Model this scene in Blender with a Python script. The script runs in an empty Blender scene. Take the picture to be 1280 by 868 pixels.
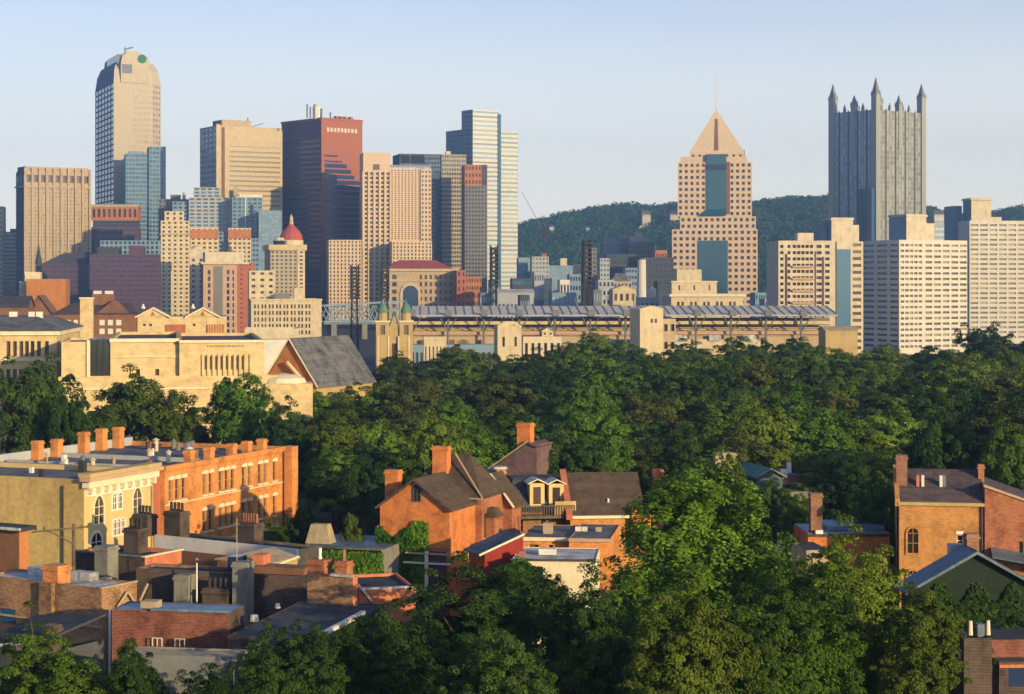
import bpy, math, random
import numpy as np
from mathutils import Vector
SC = bpy.context.scene
COL = SC.collection
R = math.radians
# ---------------- camera, sky, sun, exposure ----------------
F, HOR, CH = 2400.0, 350.0, 30.0       # focal length in photo pixels, horizon row, eye height in metres
cd = bpy.data.cameras.new('camera'); cam = bpy.data.objects.new('camera', cd); COL.objects.link(cam)
cam.location = (0, 0, CH); cam.rotation_euler = (R(90), 0, 0)
cd.sensor_width = 36; cd.lens = 36*F/1280; cd.shift_y = -84/1280; cd.clip_start = 1; cd.clip_end = 30000
SC.camera = cam
SUN_AZ, SUN_EL = 41.0, 11.0            # degrees right of straight behind the camera, and above the horizon
W = bpy.data.worlds.new('World'); SC.world = W; W.use_nodes = True
nt = W.node_tree; bg = nt.nodes['Background']
sky = nt.nodes.new('ShaderNodeTexSky'); sky.sky_type = 'NISHITA'; sky.sun_disc = False
sky.sun_elevation = R(SUN_EL); sky.sun_rotation = R(180-SUN_AZ)
sky.altitude = 200; sky.air_density = 1.0; sky.dust_density = 1.2; sky.ozone_density = 2.2
tint = nt.nodes.new('ShaderNodeMix'); tint.data_type = 'RGBA'; tint.blend_type = 'MULTIPLY'; tint.inputs[0].default_value = 1; tint.inputs[7].default_value = (.94, .90, 1.12, 1)
nt.links.new(sky.outputs[0], tint.inputs[6])
wtc = nt.nodes.new('ShaderNodeTexCoord'); wsp = nt.nodes.new('ShaderNodeSeparateXYZ'); nt.links.new(wtc.outputs['Generated'], wsp.inputs[0])
wmr = nt.nodes.new('ShaderNodeMapRange'); wmr.interpolation_type = 'SMOOTHSTEP'; wmr.inputs[1].default_value = 0.0; wmr.inputs[2].default_value = 0.22; wmr.inputs[3].default_value = 0.8; wmr.inputs[4].default_value = 0.0
nt.links.new(wsp.outputs[2], wmr.inputs[0])
pale = nt.nodes.new('ShaderNodeMix'); pale.data_type = 'RGBA'; pale.inputs[7].default_value = (9.3, 8.8, 7.7, 1)     # milky air low over the horizon
wmp = nt.nodes.new('ShaderNodeMapping'); wmp.inputs['Scale'].default_value = (1.6, 1.6, 14); nt.links.new(wtc.outputs['Generated'], wmp.inputs[0])   # thin uneven veils
wno = nt.nodes.new('ShaderNodeTexNoise'); wno.inputs['Scale'].default_value = 1.3; wno.inputs['Detail'].default_value = 5; nt.links.new(wmp.outputs[0], wno.inputs['Vector'])
wad = nt.nodes.new('ShaderNodeMath'); wad.operation = 'MULTIPLY_ADD'; nt.links.new(wno.outputs[0], wad.inputs[0]); wad.inputs[1].default_value = 0.22; nt.links.new(wmr.outputs[0], wad.inputs[2])
wsb = nt.nodes.new('ShaderNodeMath'); wsb.operation = 'SUBTRACT'; wsb.use_clamp = True; nt.links.new(wad.outputs[0], wsb.inputs[0]); wsb.inputs[1].default_value = 0.10
nt.links.new(wsb.outputs[0], pale.inputs[0]); nt.links.new(tint.outputs[2], pale.inputs[6]); nt.links.new(pale.outputs[2], bg.inputs[0]); bg.inputs[1].default_value = 0.12
sl = bpy.data.lights.new('sun', 'SUN'); sun = bpy.data.objects.new('sun', sl); COL.objects.link(sun)
sl.energy = 4.9; sl.angle = R(0.5); sl.color = (1.0, 0.74, 0.35)
sd = Vector((math.sin(R(SUN_AZ))*math.cos(R(SUN_EL)), -math.cos(R(SUN_AZ))*math.cos(R(SUN_EL)), math.sin(R(SUN_EL))))
sun.rotation_euler = sd.to_track_quat('Z', 'Y').to_euler(); sun.location = (60, -60, 80)
SC.view_settings.view_transform = 'Standard'; SC.view_settings.look = 'None'
SC.view_settings.exposure = 0.68; SC.view_settings.gamma = 1.0; SC.view_settings.use_curve_mapping = False
SC.render.engine = 'CYCLES'
SC.cycles.use_denoising = True
SC.cycles.max_bounces = 5; SC.cycles.diffuse_bounces = 2; SC.cycles.glossy_bounces = 2; SC.cycles.volume_bounces = 0
SC.cycles.transmission_bounces = 2; SC.cycles.caustics_reflective = False; SC.cycles.caustics_refractive = False
SC.cycles.sample_clamp_indirect = 4

# ---------------- materials ----------------
def _new(name, rough=0.8, metal=0.0, spec=0.3):
    m = bpy.data.materials.new(name); m.use_nodes = True
    b = m.node_tree.nodes['Principled BSDF']
    b.inputs['Roughness'].default_value = rough; b.inputs['Metallic'].default_value = metal
    b.inputs['Specular IOR Level'].default_value = spec
    return m, m.node_tree, b
def _ramp(n, cols, pos):
    r = n.nodes.new('ShaderNodeValToRGB'); e = r.color_ramp.elements
    while len(e) < len(cols): e.new(0.5)
    for k, (c, p) in enumerate(zip(cols, pos)): e[k].position = p; e[k].color = (*c, 1)
    return r
def sc(c, k): return tuple(min(1, max(0, v*k)) for v in c)
def m_stone(name, c, var=0.16, scale=0.5, rough=0.85, metal=0.0, streak=0.5, bump=0.0, spec=0.25):
    m, n, b = _new(name, rough, metal, spec); L = n.links
    tc = n.nodes.new('ShaderNodeTexCoord')
    mp = n.nodes.new('ShaderNodeMapping'); mp.inputs['Scale'].default_value = (1, 1, 1-0.85*streak)
    L.new(tc.outputs['Object'], mp.inputs[0])
    no = n.nodes.new('ShaderNodeTexNoise'); no.inputs['Scale'].default_value = scale; no.inputs['Detail'].default_value = 6; no.inputs['Roughness'].default_value = 0.65
    L.new(mp.outputs[0], no.inputs['Vector'])
    r = _ramp(n, [sc(c, 1-var*1.6), c, sc(c, 1+var)], [0.3, 0.5, 0.72]); L.new(no.outputs[0], r.inputs[0])
    n2 = n.nodes.new('ShaderNodeTexNoise'); n2.inputs['Scale'].default_value = scale*9; n2.inputs['Detail'].default_value = 3
    L.new(tc.outputs['Object'], n2.inputs['Vector'])
    mx = n.nodes.new('ShaderNodeMix'); mx.data_type = 'RGBA'; mx.blend_type = 'MULTIPLY'; mx.inputs[0].default_value = 1
    r2 = _ramp(n, [(1-var,)*3, (1, 1, 1)], [0.35, 0.6]); L.new(n2.outputs[0], r2.inputs[0])
    L.new(r.outputs[0], mx.inputs[6]); L.new(r2.outputs[0], mx.inputs[7]); L.new(mx.outputs[2], b.inputs['Base Color'])
    if name.startswith('roof'):     # felt or sheet joints and the odd patched strip
        bt = n.nodes.new('ShaderNodeTexBrick'); bt.inputs['Scale'].default_value = 1; bt.inputs['Brick Width'].default_value = 3.1; bt.inputs['Row Height'].default_value = .85; bt.inputs['Mortar Size'].default_value = .035
        bt.inputs['Color1'].default_value = (1, 1, 1, 1); bt.inputs['Color2'].default_value = (.72, .72, .74, 1); bt.inputs['Mortar'].default_value = (.5, .5, .5, 1); L.new(tc.outputs['Object'], bt.inputs['Vector'])
        m3 = n.nodes.new('ShaderNodeMix'); m3.data_type = 'RGBA'; m3.blend_type = 'MULTIPLY'; m3.inputs[0].default_value = .8
        L.new(mx.outputs[2], m3.inputs[6]); L.new(bt.outputs[0], m3.inputs[7]); L.new(m3.outputs[2], b.inputs['Base Color'])
    if bump:
        bp = n.nodes.new('ShaderNodeBump'); bp.inputs['Strength'].default_value = bump; bp.inputs['Distance'].default_value = 0.1
        L.new(n2.outputs[0], bp.inputs['Height']); L.new(bp.outputs[0], b.inputs['Normal'])
    return m
def m_brick(name, c, c2=None, mortar=None, size=0.24, row=0.08, var=0.22, stain=0.48):
    m, n, b = _new(name, 0.9, 0, 0.15); L = n.links
    c2 = c2 or sc(c, 0.62); mortar = mortar or tuple(0.6*v+0.12 for v in c)
    g = n.nodes.new('ShaderNodeNewGeometry'); tc = n.nodes.new('ShaderNodeTexCoord')
    cr = n.nodes.new('ShaderNodeVectorMath'); cr.operation = 'CROSS_PRODUCT'; cr.inputs[0].default_value = (0, 0, 1); L.new(g.outputs['Normal'], cr.inputs[1])
    dt = n.nodes.new('ShaderNodeVectorMath'); dt.operation = 'DOT_PRODUCT'; L.new(cr.outputs[0], dt.inputs[0]); L.new(g.outputs['Position'], dt.inputs[1])
    sp = n.nodes.new('ShaderNodeSeparateXYZ'); L.new(g.outputs['Position'], sp.inputs[0])
    cb = n.nodes.new('ShaderNodeCombineXYZ'); L.new(dt.outputs['Value'], cb.inputs[0]); L.new(sp.outputs[2], cb.inputs[1])
    bt = n.nodes.new('ShaderNodeTexBrick'); bt.inputs['Scale'].default_value = 1; bt.inputs['Brick Width'].default_value = size*1.1; bt.inputs['Row Height'].default_value = row*1.15
    bt.inputs['Mortar Size'].default_value = 0.012; bt.inputs['Bias'].default_value = -0.1
    bt.inputs['Color1'].default_value = (*sc(c, 1+var), 1); bt.inputs['Color2'].default_value = (*c2, 1); bt.inputs['Mortar'].default_value = (*mortar, 1)
    L.new(cb.outputs[0], bt.inputs['Vector'])
    no = n.nodes.new('ShaderNodeTexNoise'); no.inputs['Scale'].default_value = 0.55; no.inputs['Detail'].default_value = 8; no.inputs['Roughness'].default_value = 0.7
    L.new(tc.outputs['Object'], no.inputs['Vector'])
    r = _ramp(n, [(1-stain,)*3, (1, 1, 1), (1+stain*.3,)*3], [0.33, 0.52, 0.7]); L.new(no.outputs[0], r.inputs[0])
    mx = n.nodes.new('ShaderNodeMix'); mx.data_type = 'RGBA'; mx.blend_type = 'MULTIPLY'; mx.inputs[0].default_value = 1
    L.new(bt.outputs[0], mx.inputs[6]); L.new(r.outputs[0], mx.inputs[7]); L.new(mx.outputs[2], b.inputs['Base Color'])
    return m
def m_glass(name, c, c2=None, rough=0.12, metal=0.0, spec=0.6, noise=False):
    m, n, b = _new(name, rough, metal, spec); L = n.links
    oi = n.nodes.new('ShaderNodeObjectInfo'); g = n.nodes.new('ShaderNodeNewGeometry')
    ad = n.nodes.new('ShaderNodeMath'); ad.operation = 'ADD'; L.new(oi.outputs['Random'], ad.inputs[0]); L.new(g.outputs['Random Per Island'], ad.inputs[1])
    fr = n.nodes.new('ShaderNodeMath'); fr.operation = 'FRACT'; L.new(ad.outputs[0], fr.inputs[0])
    c2 = c2 or sc(c, 2.2)
    r = _ramp(n, [sc(c, 0.7), c, c2], [0.1, 0.55, 1.0]); L.new(fr.outputs[0], r.inputs[0]); L.new(r.outputs[0], b.inputs['Base Color'])
    return m
def m_leaf(name, cs, tr=0.2, ns=0.45):
    m, n, b = _new(name, 0.7, 0, 0.08); L = n.links
    g = n.nodes.new('ShaderNodeNewGeometry'); oi = n.nodes.new('ShaderNodeObjectInfo'); tc = n.nodes.new('ShaderNodeTexCoord')
    no = n.nodes.new('ShaderNodeTexNoise'); no.inputs['Scale'].default_value = ns; no.inputs['Detail'].default_value = 2; L.new(tc.outputs['Object'], no.inputs['Vector'])
    a1 = n.nodes.new('ShaderNodeMath'); a1.operation = 'MULTIPLY_ADD'; L.new(g.outputs['Random Per Island'], a1.inputs[0]); a1.inputs[1].default_value = 0.45
    L.new(no.outputs[0], a1.inputs[2])
    r = _ramp(n, cs, [0.4, 0.7, 1.0]); L.new(a1.outputs[0], r.inputs[0])
    hs = n.nodes.new('ShaderNodeHueSaturation'); L.new(r.outputs[0], hs.inputs['Color'])
    mr = n.nodes.new('ShaderNodeMapRange'); L.new(oi.outputs['Random'], mr.inputs[0]); mr.inputs[3].default_value = 0.485; mr.inputs[4].default_value = 0.515
    mv = n.nodes.new('ShaderNodeMapRange'); L.new(oi.outputs['Random'], mv.inputs[0]); mv.inputs[3].default_value = 1.5; mv.inputs[4].default_value = 0.65
    L.new(mr.outputs[0], hs.inputs['Hue']); L.new(mv.outputs[0], hs.inputs['Value']); L.new(hs.outputs[0], b.inputs['Base Color'])
    t = n.nodes.new('ShaderNodeBsdfTranslucent'); L.new(hs.outputs[0], t.inputs[0])
    ms = n.nodes.new('ShaderNodeMixShader'); ms.inputs[0].default_value = tr; L.new(b.outputs[0], ms.inputs[1]); L.new(t.outputs[0], ms.inputs[2])
    L.new(ms.outputs[0], n.nodes['Material Output'].inputs[0])
    return m
SPEC = {
 # masonry
 'tan': ('s', (.42, .33, .21)), 'limestone': ('s', (.49, .40, .25)), 'pale': ('s', (.55, .48, .36)), 'cream': ('b', (.56, .43, .24), (.50, .385, .21), (.44, .34, .19), .9, .42, .04, .28), 'silver_frame': ('s', (.29, .30, .28), .08), 'glass_cool': ('g', (.26, .38, .47), (.34, .47, .56), .25, .1, .8), 'cream_far': ('s', (.56, .47, .31)),
 'white': ('s', (.56, .54, .49), .1), 'offwhite': ('s', (.62, .60, .56), .1), 'granite': ('s', (.44, .385, .29), .08), 'pinkstone': ('s', (.45, .30, .21), .1), 'rose': ('s', (.57, .435, .305), .08),
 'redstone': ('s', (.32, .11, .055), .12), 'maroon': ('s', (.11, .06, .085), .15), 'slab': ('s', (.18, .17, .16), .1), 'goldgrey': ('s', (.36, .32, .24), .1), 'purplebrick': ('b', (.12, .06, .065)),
 'yellowstone': ('s', (.55, .42, .20), .08), 'ochre': ('s', (.42, .31, .14), .16, .35), 'ochre_wall': ('s', (.46, .335, .135), .2, .22), 'trim': ('s', (.66, .58, .42), .1), 'trimwhite': ('s', (.72, .68, .62), .08),
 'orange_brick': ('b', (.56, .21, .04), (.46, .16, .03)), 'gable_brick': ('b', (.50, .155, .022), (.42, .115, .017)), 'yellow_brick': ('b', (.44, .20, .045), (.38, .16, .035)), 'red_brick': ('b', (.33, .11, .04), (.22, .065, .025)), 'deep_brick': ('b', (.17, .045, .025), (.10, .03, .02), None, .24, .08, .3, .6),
 'old_brick': ('b', (.30, .16, .07), (.17, .075, .035), None, .24, .08, .3, .6), 'dark_brick': ('b', (.055, .03, .022), (.035, .022, .018), None, .24, .08, .3, .6), 'brown_brick': ('b', (.23, .105, .055), (.15, .065, .035)),  # the dark brick also stands in for one shaded house front
 'far_orange': ('s', (.40, .16, .06), .15), 'far_brown': ('s', (.20, .10, .06), .2), 'far_red': ('s', (.36, .12, .07), .12), 'coral': ('s', (.50, .17, .09), .2, 1.0), 'red_shaded': ('s', (.22, .025, .018), .12), 'red_lit': ('s', (.50, .085, .02), .1),
 'shade_blue': ('s', (.05, .09, .16), .1), 'bluegrey': ('s', (.19, .28, .37), .1), 'palegrey': ('s', (.36, .38, .40), .1), 'darkgrey': ('s', (.07, .075, .085), .2), 'black': ('s', (.02, .02, .022), .2), 'iron': ('s', (.035, .036, .04), .2), 'steel': ('s', (.16, .17, .18), .15),
 # roofs
 'roof_grey': ('s', (.15, .155, .17), .38, .5, .9, 0, 0), 'roof_white': ('s', (.55, .55, .56), .38, .6, .8, 0, 0), 'roof_brown': ('s', (.095, .068, .05), .25, 1.2, .95, 0, 0), 'roof_slate': ('s', (.07, .075, .085), .38, 1.0, .8, 0, 0),
 'roof_blue': ('s', (.18, .27, .37), .2, .6, .45, .3, 0), 'roof_bluegrey': ('s', (.11, .155, .20), .25, .8, .5, .2, 0), 'roof_red': ('s', (.42, .09, .07), .1), 'copper': ('s', (.10, .22, .17), .25, 1.5), 'roof_tar': ('s', (.05, .055, .065), .38, .6, .9, 0, 0), 'roof_plum': ('s', (.10, .075, .085), .3, 1.3, .9, 0, 0),
 'stadium_roof': ('s', (.54, .49, .43), .12, .1, .6, 0, 0), 'ground': ('s', (.045, .052, .025), .4, .05, 1, 0, 0, .0), 'asphalt': ('s', (.05, .05, .052), .2, .3, .95, 0, 0), 'bark': ('s', (.075, .055, .04), .3, 3.0), 'hill': ('s', (.035, .055, .022), .4, .02, 1, 0, 0),
 'green_sign': ('s', (.03, .17, .06), .1), 'pot': ('s', (.30, .14, .08), .2, 2), 'pot_dark': ('s', (.04, .035, .03), .2, 2), 'stone_grey': ('s', (.20, .20, .18), .25, 1.2), 'clay_tan': ('s', (.36, .29, .19), .2, 1.5), 'wood': ('s', (.13, .10, .07), .3, 3), 'teal': ('s', (.06, .10, .09), .2), 'dkgreen_shade': ('s', (.010, .022, .015), .3),
 # glass
 'glass': ('g', (.035, .045, .06)), 'glass_warm': ('g', (.08, .055, .04)), 'glass_blue': ('g', (.03, .10, .19), (.06, .16, .28), .15, 0, .8), 'glass_navy': ('g', (.015, .03, .085), (.03, .055, .13), .15, 0, .6),
 'glass_sky': ('g', (.24, .36, .48), (.32, .46, .58), .25, .1, .8), 'glass_brown': ('g', (.05, .032, .03), (.09, .06, .05), .2, 0, .5), 'glass_teal': ('g', (.01, .07, .11), (.015, .09, .14), .1, 0, .8), 'glass_silver': ('g', (.30, .31, .26), (.44, .43, .36), .25, .25, .7),
 'pane': ('g', (.03, .03, .03), (.12, .10, .07), .08, 0, .8), 'glass_slab': ('g', (.05, .06, .065), (.09, .10, .10), .15, .2, .7), 'glass_tan': ('g', (.15, .12, .095), (.34, .28, .20), .25, 0, .5),
 # leaves
 'leaf_mid': ('l', [(0.0263, 0.0470, 0.0070), (0.0552, 0.0986, 0.0120), (0.0847, 0.1512, 0.0180)]), 'leaf_dark': ('l', [(0.0151, 0.0314, 0.0090), (0.0279, 0.0582, 0.0110), (0.0457, 0.0952, 0.0160)]), 'leaf_olive': ('l', [(0.0329, 0.0470, 0.0070), (0.0651, 0.0930, 0.0120), (0.1019, 0.1456, 0.0180)]),
 'leaf_bright': ('l', [(0.0347, 0.0694, 0.0080), (0.0700, 0.1400, 0.0130), (0.1064, 0.2128, 0.0220)]), 'leaf_brown': ('l', [(0.0314, 0.0403, 0.0090), (0.0576, 0.0739, 0.0140), (0.0874, 0.1120, 0.0200)]), 'leaf_lime': ('l', [(0.0517, 0.0784, 0.0080), (0.0961, 0.1456, 0.0140), (0.1404, 0.2128, 0.0240)]), 'leaf_ivy': ('l', [(.03, .085, .008), (.06, .15, .014), (.11, .20, .02)]), 'leaf_hill': ('l', [(0.0425, 0.0851, 0.0189), (0.0709, 0.1418, 0.0270), (0.1013, 0.2025, 0.0405)], .2, .022),
}
_M = {}
def M(k):
    if k not in _M:
        s = SPEC[k]; _M[k] = {'s': m_stone, 'b': m_brick, 'g': m_glass, 'l': m_leaf}[s[0]](k, *s[1:])
    return _M[k]

# ---------------- mesh helpers ----------------
class MB:
    def __init__(s): s.v = []; s.f = []
    def add(s, pts, faces):
        b = len(s.v); s.v += [tuple(p) for p in pts]; s.f += [tuple(b+i for i in f) for f in faces]; return s
    def quad(s, *p): return s.add(p, [tuple(range(len(p)))])
    def box(s, x0, x1, y0, y1, z0, z1):
        x0, x1 = sorted((x0, x1)); y0, y1 = sorted((y0, y1))
        return s.add([(x0,y0,z0),(x1,y0,z0),(x1,y1,z0),(x0,y1,z0),(x0,y0,z1),(x1,y0,z1),(x1,y1,z1),(x0,y1,z1)],
                     [(0,3,2,1),(4,5,6,7),(0,1,5,4),(1,2,6,5),(2,3,7,6),(3,0,4,7)])
    def loft(s, pa, za, pb, zb, cap=True, base=False):
        n = len(pa); b = [(x, y, za) for x, y in pa] + [(x, y, zb) for x, y in pb]
        fs = [(i, (i+1) % n, n+(i+1) % n, n+i) for i in range(n)]
        if cap: fs.append(tuple(range(n, 2*n)))
        if base: fs.append(tuple(reversed(range(n))))
        return s.add(b, fs)
    def cyl(s, cx, cy, r0, r1, z0, z1, n=10, ph=0.0):
        c = lambda r: [(cx+r*math.cos(ph+2*math.pi*k/n), cy+r*math.sin(ph+2*math.pi*k/n)) for k in range(n)]
        return s.loft(c(r0), z0, c(max(r1, .001)), z1)
    def dome(s, cx, cy, prof, n=12, ph=0.0):
        for (r0, z0), (r1, z1) in zip(prof, prof[1:]): s.cyl(cx, cy, r0, r1, z0, z1, n, ph)
        return s
    def tube(s, p, q, r0, r1=None, n=6):
        p, q = Vector(p), Vector(q); r1 = r0 if r1 is None else r1; d = (q-p).normalized()
        a = d.orthogonal().normalized(); b = d.cross(a)
        ring = lambda c, r: [c+a*(r*math.cos(2*math.pi*k/n))+b*(r*math.sin(2*math.pi*k/n)) for k in range(n)]
        return s.add(ring(p, r0)+ring(q, r1), [(i, (i+1) % n, n+(i+1) % n, n+i) for i in range(n)]+[tuple(range(n, 2*n)), tuple(reversed(range(n)))])
    def slab(s, pts, th):    # thick sheet: pts a polygon, extruded downwards
        n = len(pts); return s.add(list(pts)+[(x, y, z-th) for x, y, z in pts], [tuple(range(n)), tuple(reversed(range(n, 2*n)))]+[(i, n+i, n+(i+1) % n, (i+1) % n) for i in range(n)])
    def mesh(s, name):
        me = bpy.data.meshes.new(name); me.from_pydata(s.v, [], s.f); return me
    def build(s, name, mat, parent=None, loc=None, rz=0):
        me = s.mesh(name); me.materials.append(M(mat)); o = bpy.data.objects.new(name, me); COL.objects.link(o)
        o.parent = parent
        if loc: o.location = loc
        o.rotation_euler.z = rz
        return o
def tag(o, label, cat, group=None, kind=None):
    if label: o['label'] = label
    if cat: o['category'] = cat
    if group: o['group'] = group
    if kind: o['kind'] = kind
    return o
def empty(name, label, cat, loc, rz=0, group=None):
    o = bpy.data.objects.new(name, None); COL.objects.link(o); o.location = loc; o.rotation_euler.z = rz; o.empty_display_size = 1
    return tag(o, label, cat, group)
def X(px, D): return (px-640)/F*D
def Z(py, D): return CH-(py-HOR)/F*D

_pm = {}
def pane_mesh(w, h, mat):
    k = (round(w, 2), round(h, 2), mat)
    if k not in _pm:
        me = MB().quad((0,0,0),(w,0,0),(w,0,h),(0,0,h)).mesh('window_pane'); me.materials.append(M(mat)); _pm[k] = me
    return _pm[k]
def near_mesh(kind, w, h, mat, arch):
    k = (kind, round(w, 2), round(h, 2), mat, arch)
    if k in _pm: return _pm[k]
    b = MB(); t = 0.07
    if kind == 'frame':
        b.box(0, t, 0, .08, 0, h); b.box(w-t, w, 0, .08, 0, h); b.box(t, w-t, 0, .08, 0, t); b.box(t, w-t, 0, .08, h-t, h); b.box(t, w-t, .01, .07, h*.5-.03, h*.5+.03)
    elif kind == 'lintel': b.box(-.14, w+.14, -.34, -.235, h+.001, h+.28); b.box(-.05, w+.05, -.37, -.341, h+.1, h+.36)
    elif kind == 'sill': b.box(-.12, w+.12, -.38, -.235, -.17, -.001)
    me = b.mesh(kind); me.materials.append(M(mat)); _pm[k] = me
    return me
class T:
    """A building: local x runs along its right-hand visible face, local y along its left-hand one; C is the corner between them."""
    def __init__(s, name, label, cat, xc, D, a, xl=None, xr=None, w=None, l=None, group=None, sides=True):
        s.D, s.a = D, R(a); s.X0 = X(xc, D); s.u = (math.cos(s.a), math.sin(s.a)); s.ul = (-math.sin(s.a), math.cos(s.a))
        s.root = empty(name, label, cat, (s.X0, D, 0), s.a, group)
        s.w = w if xr is None else s.x(xr); s.l = l if xl is None else s.y(xl)
        s.mb = {}; s.win = []; s.labels = {}
        ALL.append(s)
    def x(s, px, y=0.0):     # local x of the point in the plane local-y = y seen in column px
        t = (px-640)/F; X0 = s.X0+s.ul[0]*y; Y0 = s.D+s.ul[1]*y; return (t*Y0-X0)/(s.u[0]-t*s.u[1])
    def y(s, px, x=0.0):
        t = (px-640)/F; X0 = s.X0+s.u[0]*x; Y0 = s.D+s.u[1]*x; return (t*Y0-X0)/(s.ul[0]-t*s.ul[1])
    def z(s, py, x=0.0, y=0.0): return Z(py, s.D+s.u[1]*x+s.ul[1]*y)
    def P(s, name, mat, label=None):
        k = (name, mat)
        if k not in s.mb: s.mb[k] = MB()
        if label: s.labels[k] = label
        return s.mb[k]
    def face(s, o, u, Wd, z0, z1, wall, mat, spec=None, d=0.35):
        """a wall from o along u, Wd wide; spec = dict(n,r,fw,fh,s0,s1,za,zb,glass,skip,near,cols,rows)"""
        if spec == 'none': return
        b = s.P(wall, mat); n = (u[1], -u[0])
        pt = lambda q, z, e=0.0: (o[0]+u[0]*q-n[0]*e, o[1]+u[1]*q-n[1]*e, z)
        if not spec or (spec.get('n', 1) == 0): b.quad(pt(0, z0), pt(Wd, z0), pt(Wd, z1), pt(0, z1)); return
        g = lambda k, dv: spec.get(k, dv)
        d = g('d', d); s0, s1 = g('s0', 0.0), g('s1', Wd); za, zb = g('za', z0), g('zb', z1)
        if 'cols' in spec: cols = spec['cols']
        else:
            nc = g('n', 1); p = (s1-s0)/nc; ww = p*g('fw', .5); cols = [(s0+p*(k+.5)-ww/2, s0+p*(k+.5)+ww/2) for k in range(nc)]
        if 'rows' in spec: rows = spec['rows']
        else:
            nr = g('r', 1); p = (zb-za)/nr; hh = p*g('fh', .5); rows = [(za+p*(k+.5)-hh/2, za+p*(k+.5)+hh/2) for k in range(nr)]
        zz = z0; glass = g('glass', 'glass'); skip = g('skip', None); near = g('near', None); nm = g('name', 'window' if len(cols) > 1 or len(rows) < 2 else 'window_band')
        for j, (ra, rb) in enumerate(rows):
            if ra > zz+1e-4: b.quad(pt(0, zz), pt(Wd, zz), pt(Wd, ra), pt(0, ra))
            q = 0.0
            for i, (ca, cb) in enumerate(cols):
                if skip and skip(i, j): continue
                if ca > q+1e-4: b.quad(pt(q, ra), pt(ca, ra), pt(ca, rb), pt(q, rb))
                b.quad(pt(ca, ra), pt(ca, ra, d), pt(ca, rb, d), pt(ca, rb)); b.quad(pt(cb, ra, d), pt(cb, ra), pt(cb, rb), pt(cb, rb, d))
                b.quad(pt(ca, ra), pt(cb, ra), pt(cb, ra, d), pt(ca, ra, d)); b.quad(pt(ca, rb, d), pt(cb, rb, d), pt(cb, rb), pt(ca, rb))
                s.win.append((nm, pt(ca, ra, d), math.atan2(u[1], u[0]), cb-ca, rb-ra, glass, near))
                q = cb
            if Wd > q+1e-4: b.quad(pt(q, ra), pt(Wd, ra), pt(Wd, rb), pt(q, rb))
            zz = rb
        if z1 > zz+1e-4: b.quad(pt(0, zz), pt(Wd, zz), pt(Wd, z1), pt(0, z1))
    def vol(s, z0, z1, mat, x0=0.0, x1=None, y0=0.0, y1=None, Fs=None, Ls=None, Rs=None, Bs=None, wall='wall', roof='roof_grey', par=0.0, Lmat=None):
        x1 = s.w if x1 is None else x1; y1 = s.l if y1 is None else y1
        s.face((x0, y0), (1, 0), x1-x0, z0, z1, wall, mat, Fs)
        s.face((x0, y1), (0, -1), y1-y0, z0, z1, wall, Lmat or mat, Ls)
        s.face((x1, y0), (0, 1), y1-y0, z0, z1, wall, mat, Rs); s.face((x1, y1), (-1, 0), x1-x0, z0, z1, wall, mat, Bs)
        if roof:
            b = s.P('roof', roof); zr = z1-par
            b.quad((x0, y0, zr), (x1, y0, zr), (x1, y1, zr), (x0, y1, zr))
            if par:
                t = min(.4, par); w = s.P(wall, mat)
                pc = [(x0, y0), (x1, y0), (x1, y1), (x0, y1)]; pi = [(x0+t, y0+t), (x1-t, y0+t), (x1-t, y1-t), (x0+t, y1-t)]
                for k in range(4):
                    a_, b_, c_, d_ = pc[k], pc[(k+1) % 4], pi[(k+1) % 4], pi[k]
                    w.quad((*a_, z1), (*b_, z1), (*c_, z1), (*d_, z1)); w.quad((*d_, z1), (*c_, z1), (*c_, zr+.002), (*d_, zr+.002))
    def cornice(s, z, out, h, mat, x0=0.0, x1=None, y0=0.0, y1=None, name='cornice'):
        x1 = s.w if x1 is None else x1; y1 = s.l if y1 is None else y1; b = s.P(name, mat); o = out
        b.box(x0-o, x1+o, y0-o, y0-.003, z, z+h); b.box(x0-o, x1+o, y1+.003, y1+o, z, z+h)
        b.box(x0-o, x0-.003, y0-.003, y1+.003, z, z+h); b.box(x1+.003, x1+o, y0-.003, y1+.003, z, z+h)
    def gable(s, ze, zr, mat, wmat, x0=0.0, x1=None, y0=0.0, y1=None, ax='x', ov=.35, th=.16, wall='wall', trim=None, roofname='roof'):
        """gable roof, ridge along ax"""
        x1 = s.w if x1 is None else x1; y1 = s.l if y1 is None else y1; b = s.P(roofname, mat); w = s.P(wall, wmat)
        if ax == 'x':
            m = (y0+y1)/2; k = (zr-ze)/(m-y0); e = ov*k
            b.slab([(x0-ov, y0-ov, ze-e+th), (x1+ov, y0-ov, ze-e+th), (x1+ov, m, zr+th), (x0-ov, m, zr+th)], th)
            b.slab([(x0-ov, m, zr+th), (x1+ov, m, zr+th), (x1+ov, y1+ov, ze-e+th), (x0-ov, y1+ov, ze-e+th)], th)
            for xx in (x0, x1): w.quad((xx, y0, ze), (xx, y1, ze), (xx, m, zr))
            if trim:
                t = s.P('bargeboard', trim)
                for xx in (x0-ov-.06,):
                    t.tube((xx, y0-ov, ze-e+.1), (xx, m, zr+.1), .12, n=4); t.tube((xx, y1+ov, ze-e+.1), (xx, m, zr+.1), .12, n=4)
        else:
            m = (x0+x1)/2; k = (zr-ze)/(m-x0); e = ov*k
            b.slab([(x0-ov, y0-ov, ze-e+th), (m, y0-ov, zr+th), (m, y1+ov, zr+th), (x0-ov, y1+ov, ze-e+th)], th)
            b.slab([(m, y0-ov, zr+th), (x1+ov, y0-ov, ze-e+th), (x1+ov, y1+ov, ze-e+th), (m, y1+ov, zr+th)], th)
            for yy in (y0, y1): w.quad((x0, yy, ze), (x1, yy, ze), (m, yy, zr))
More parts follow.
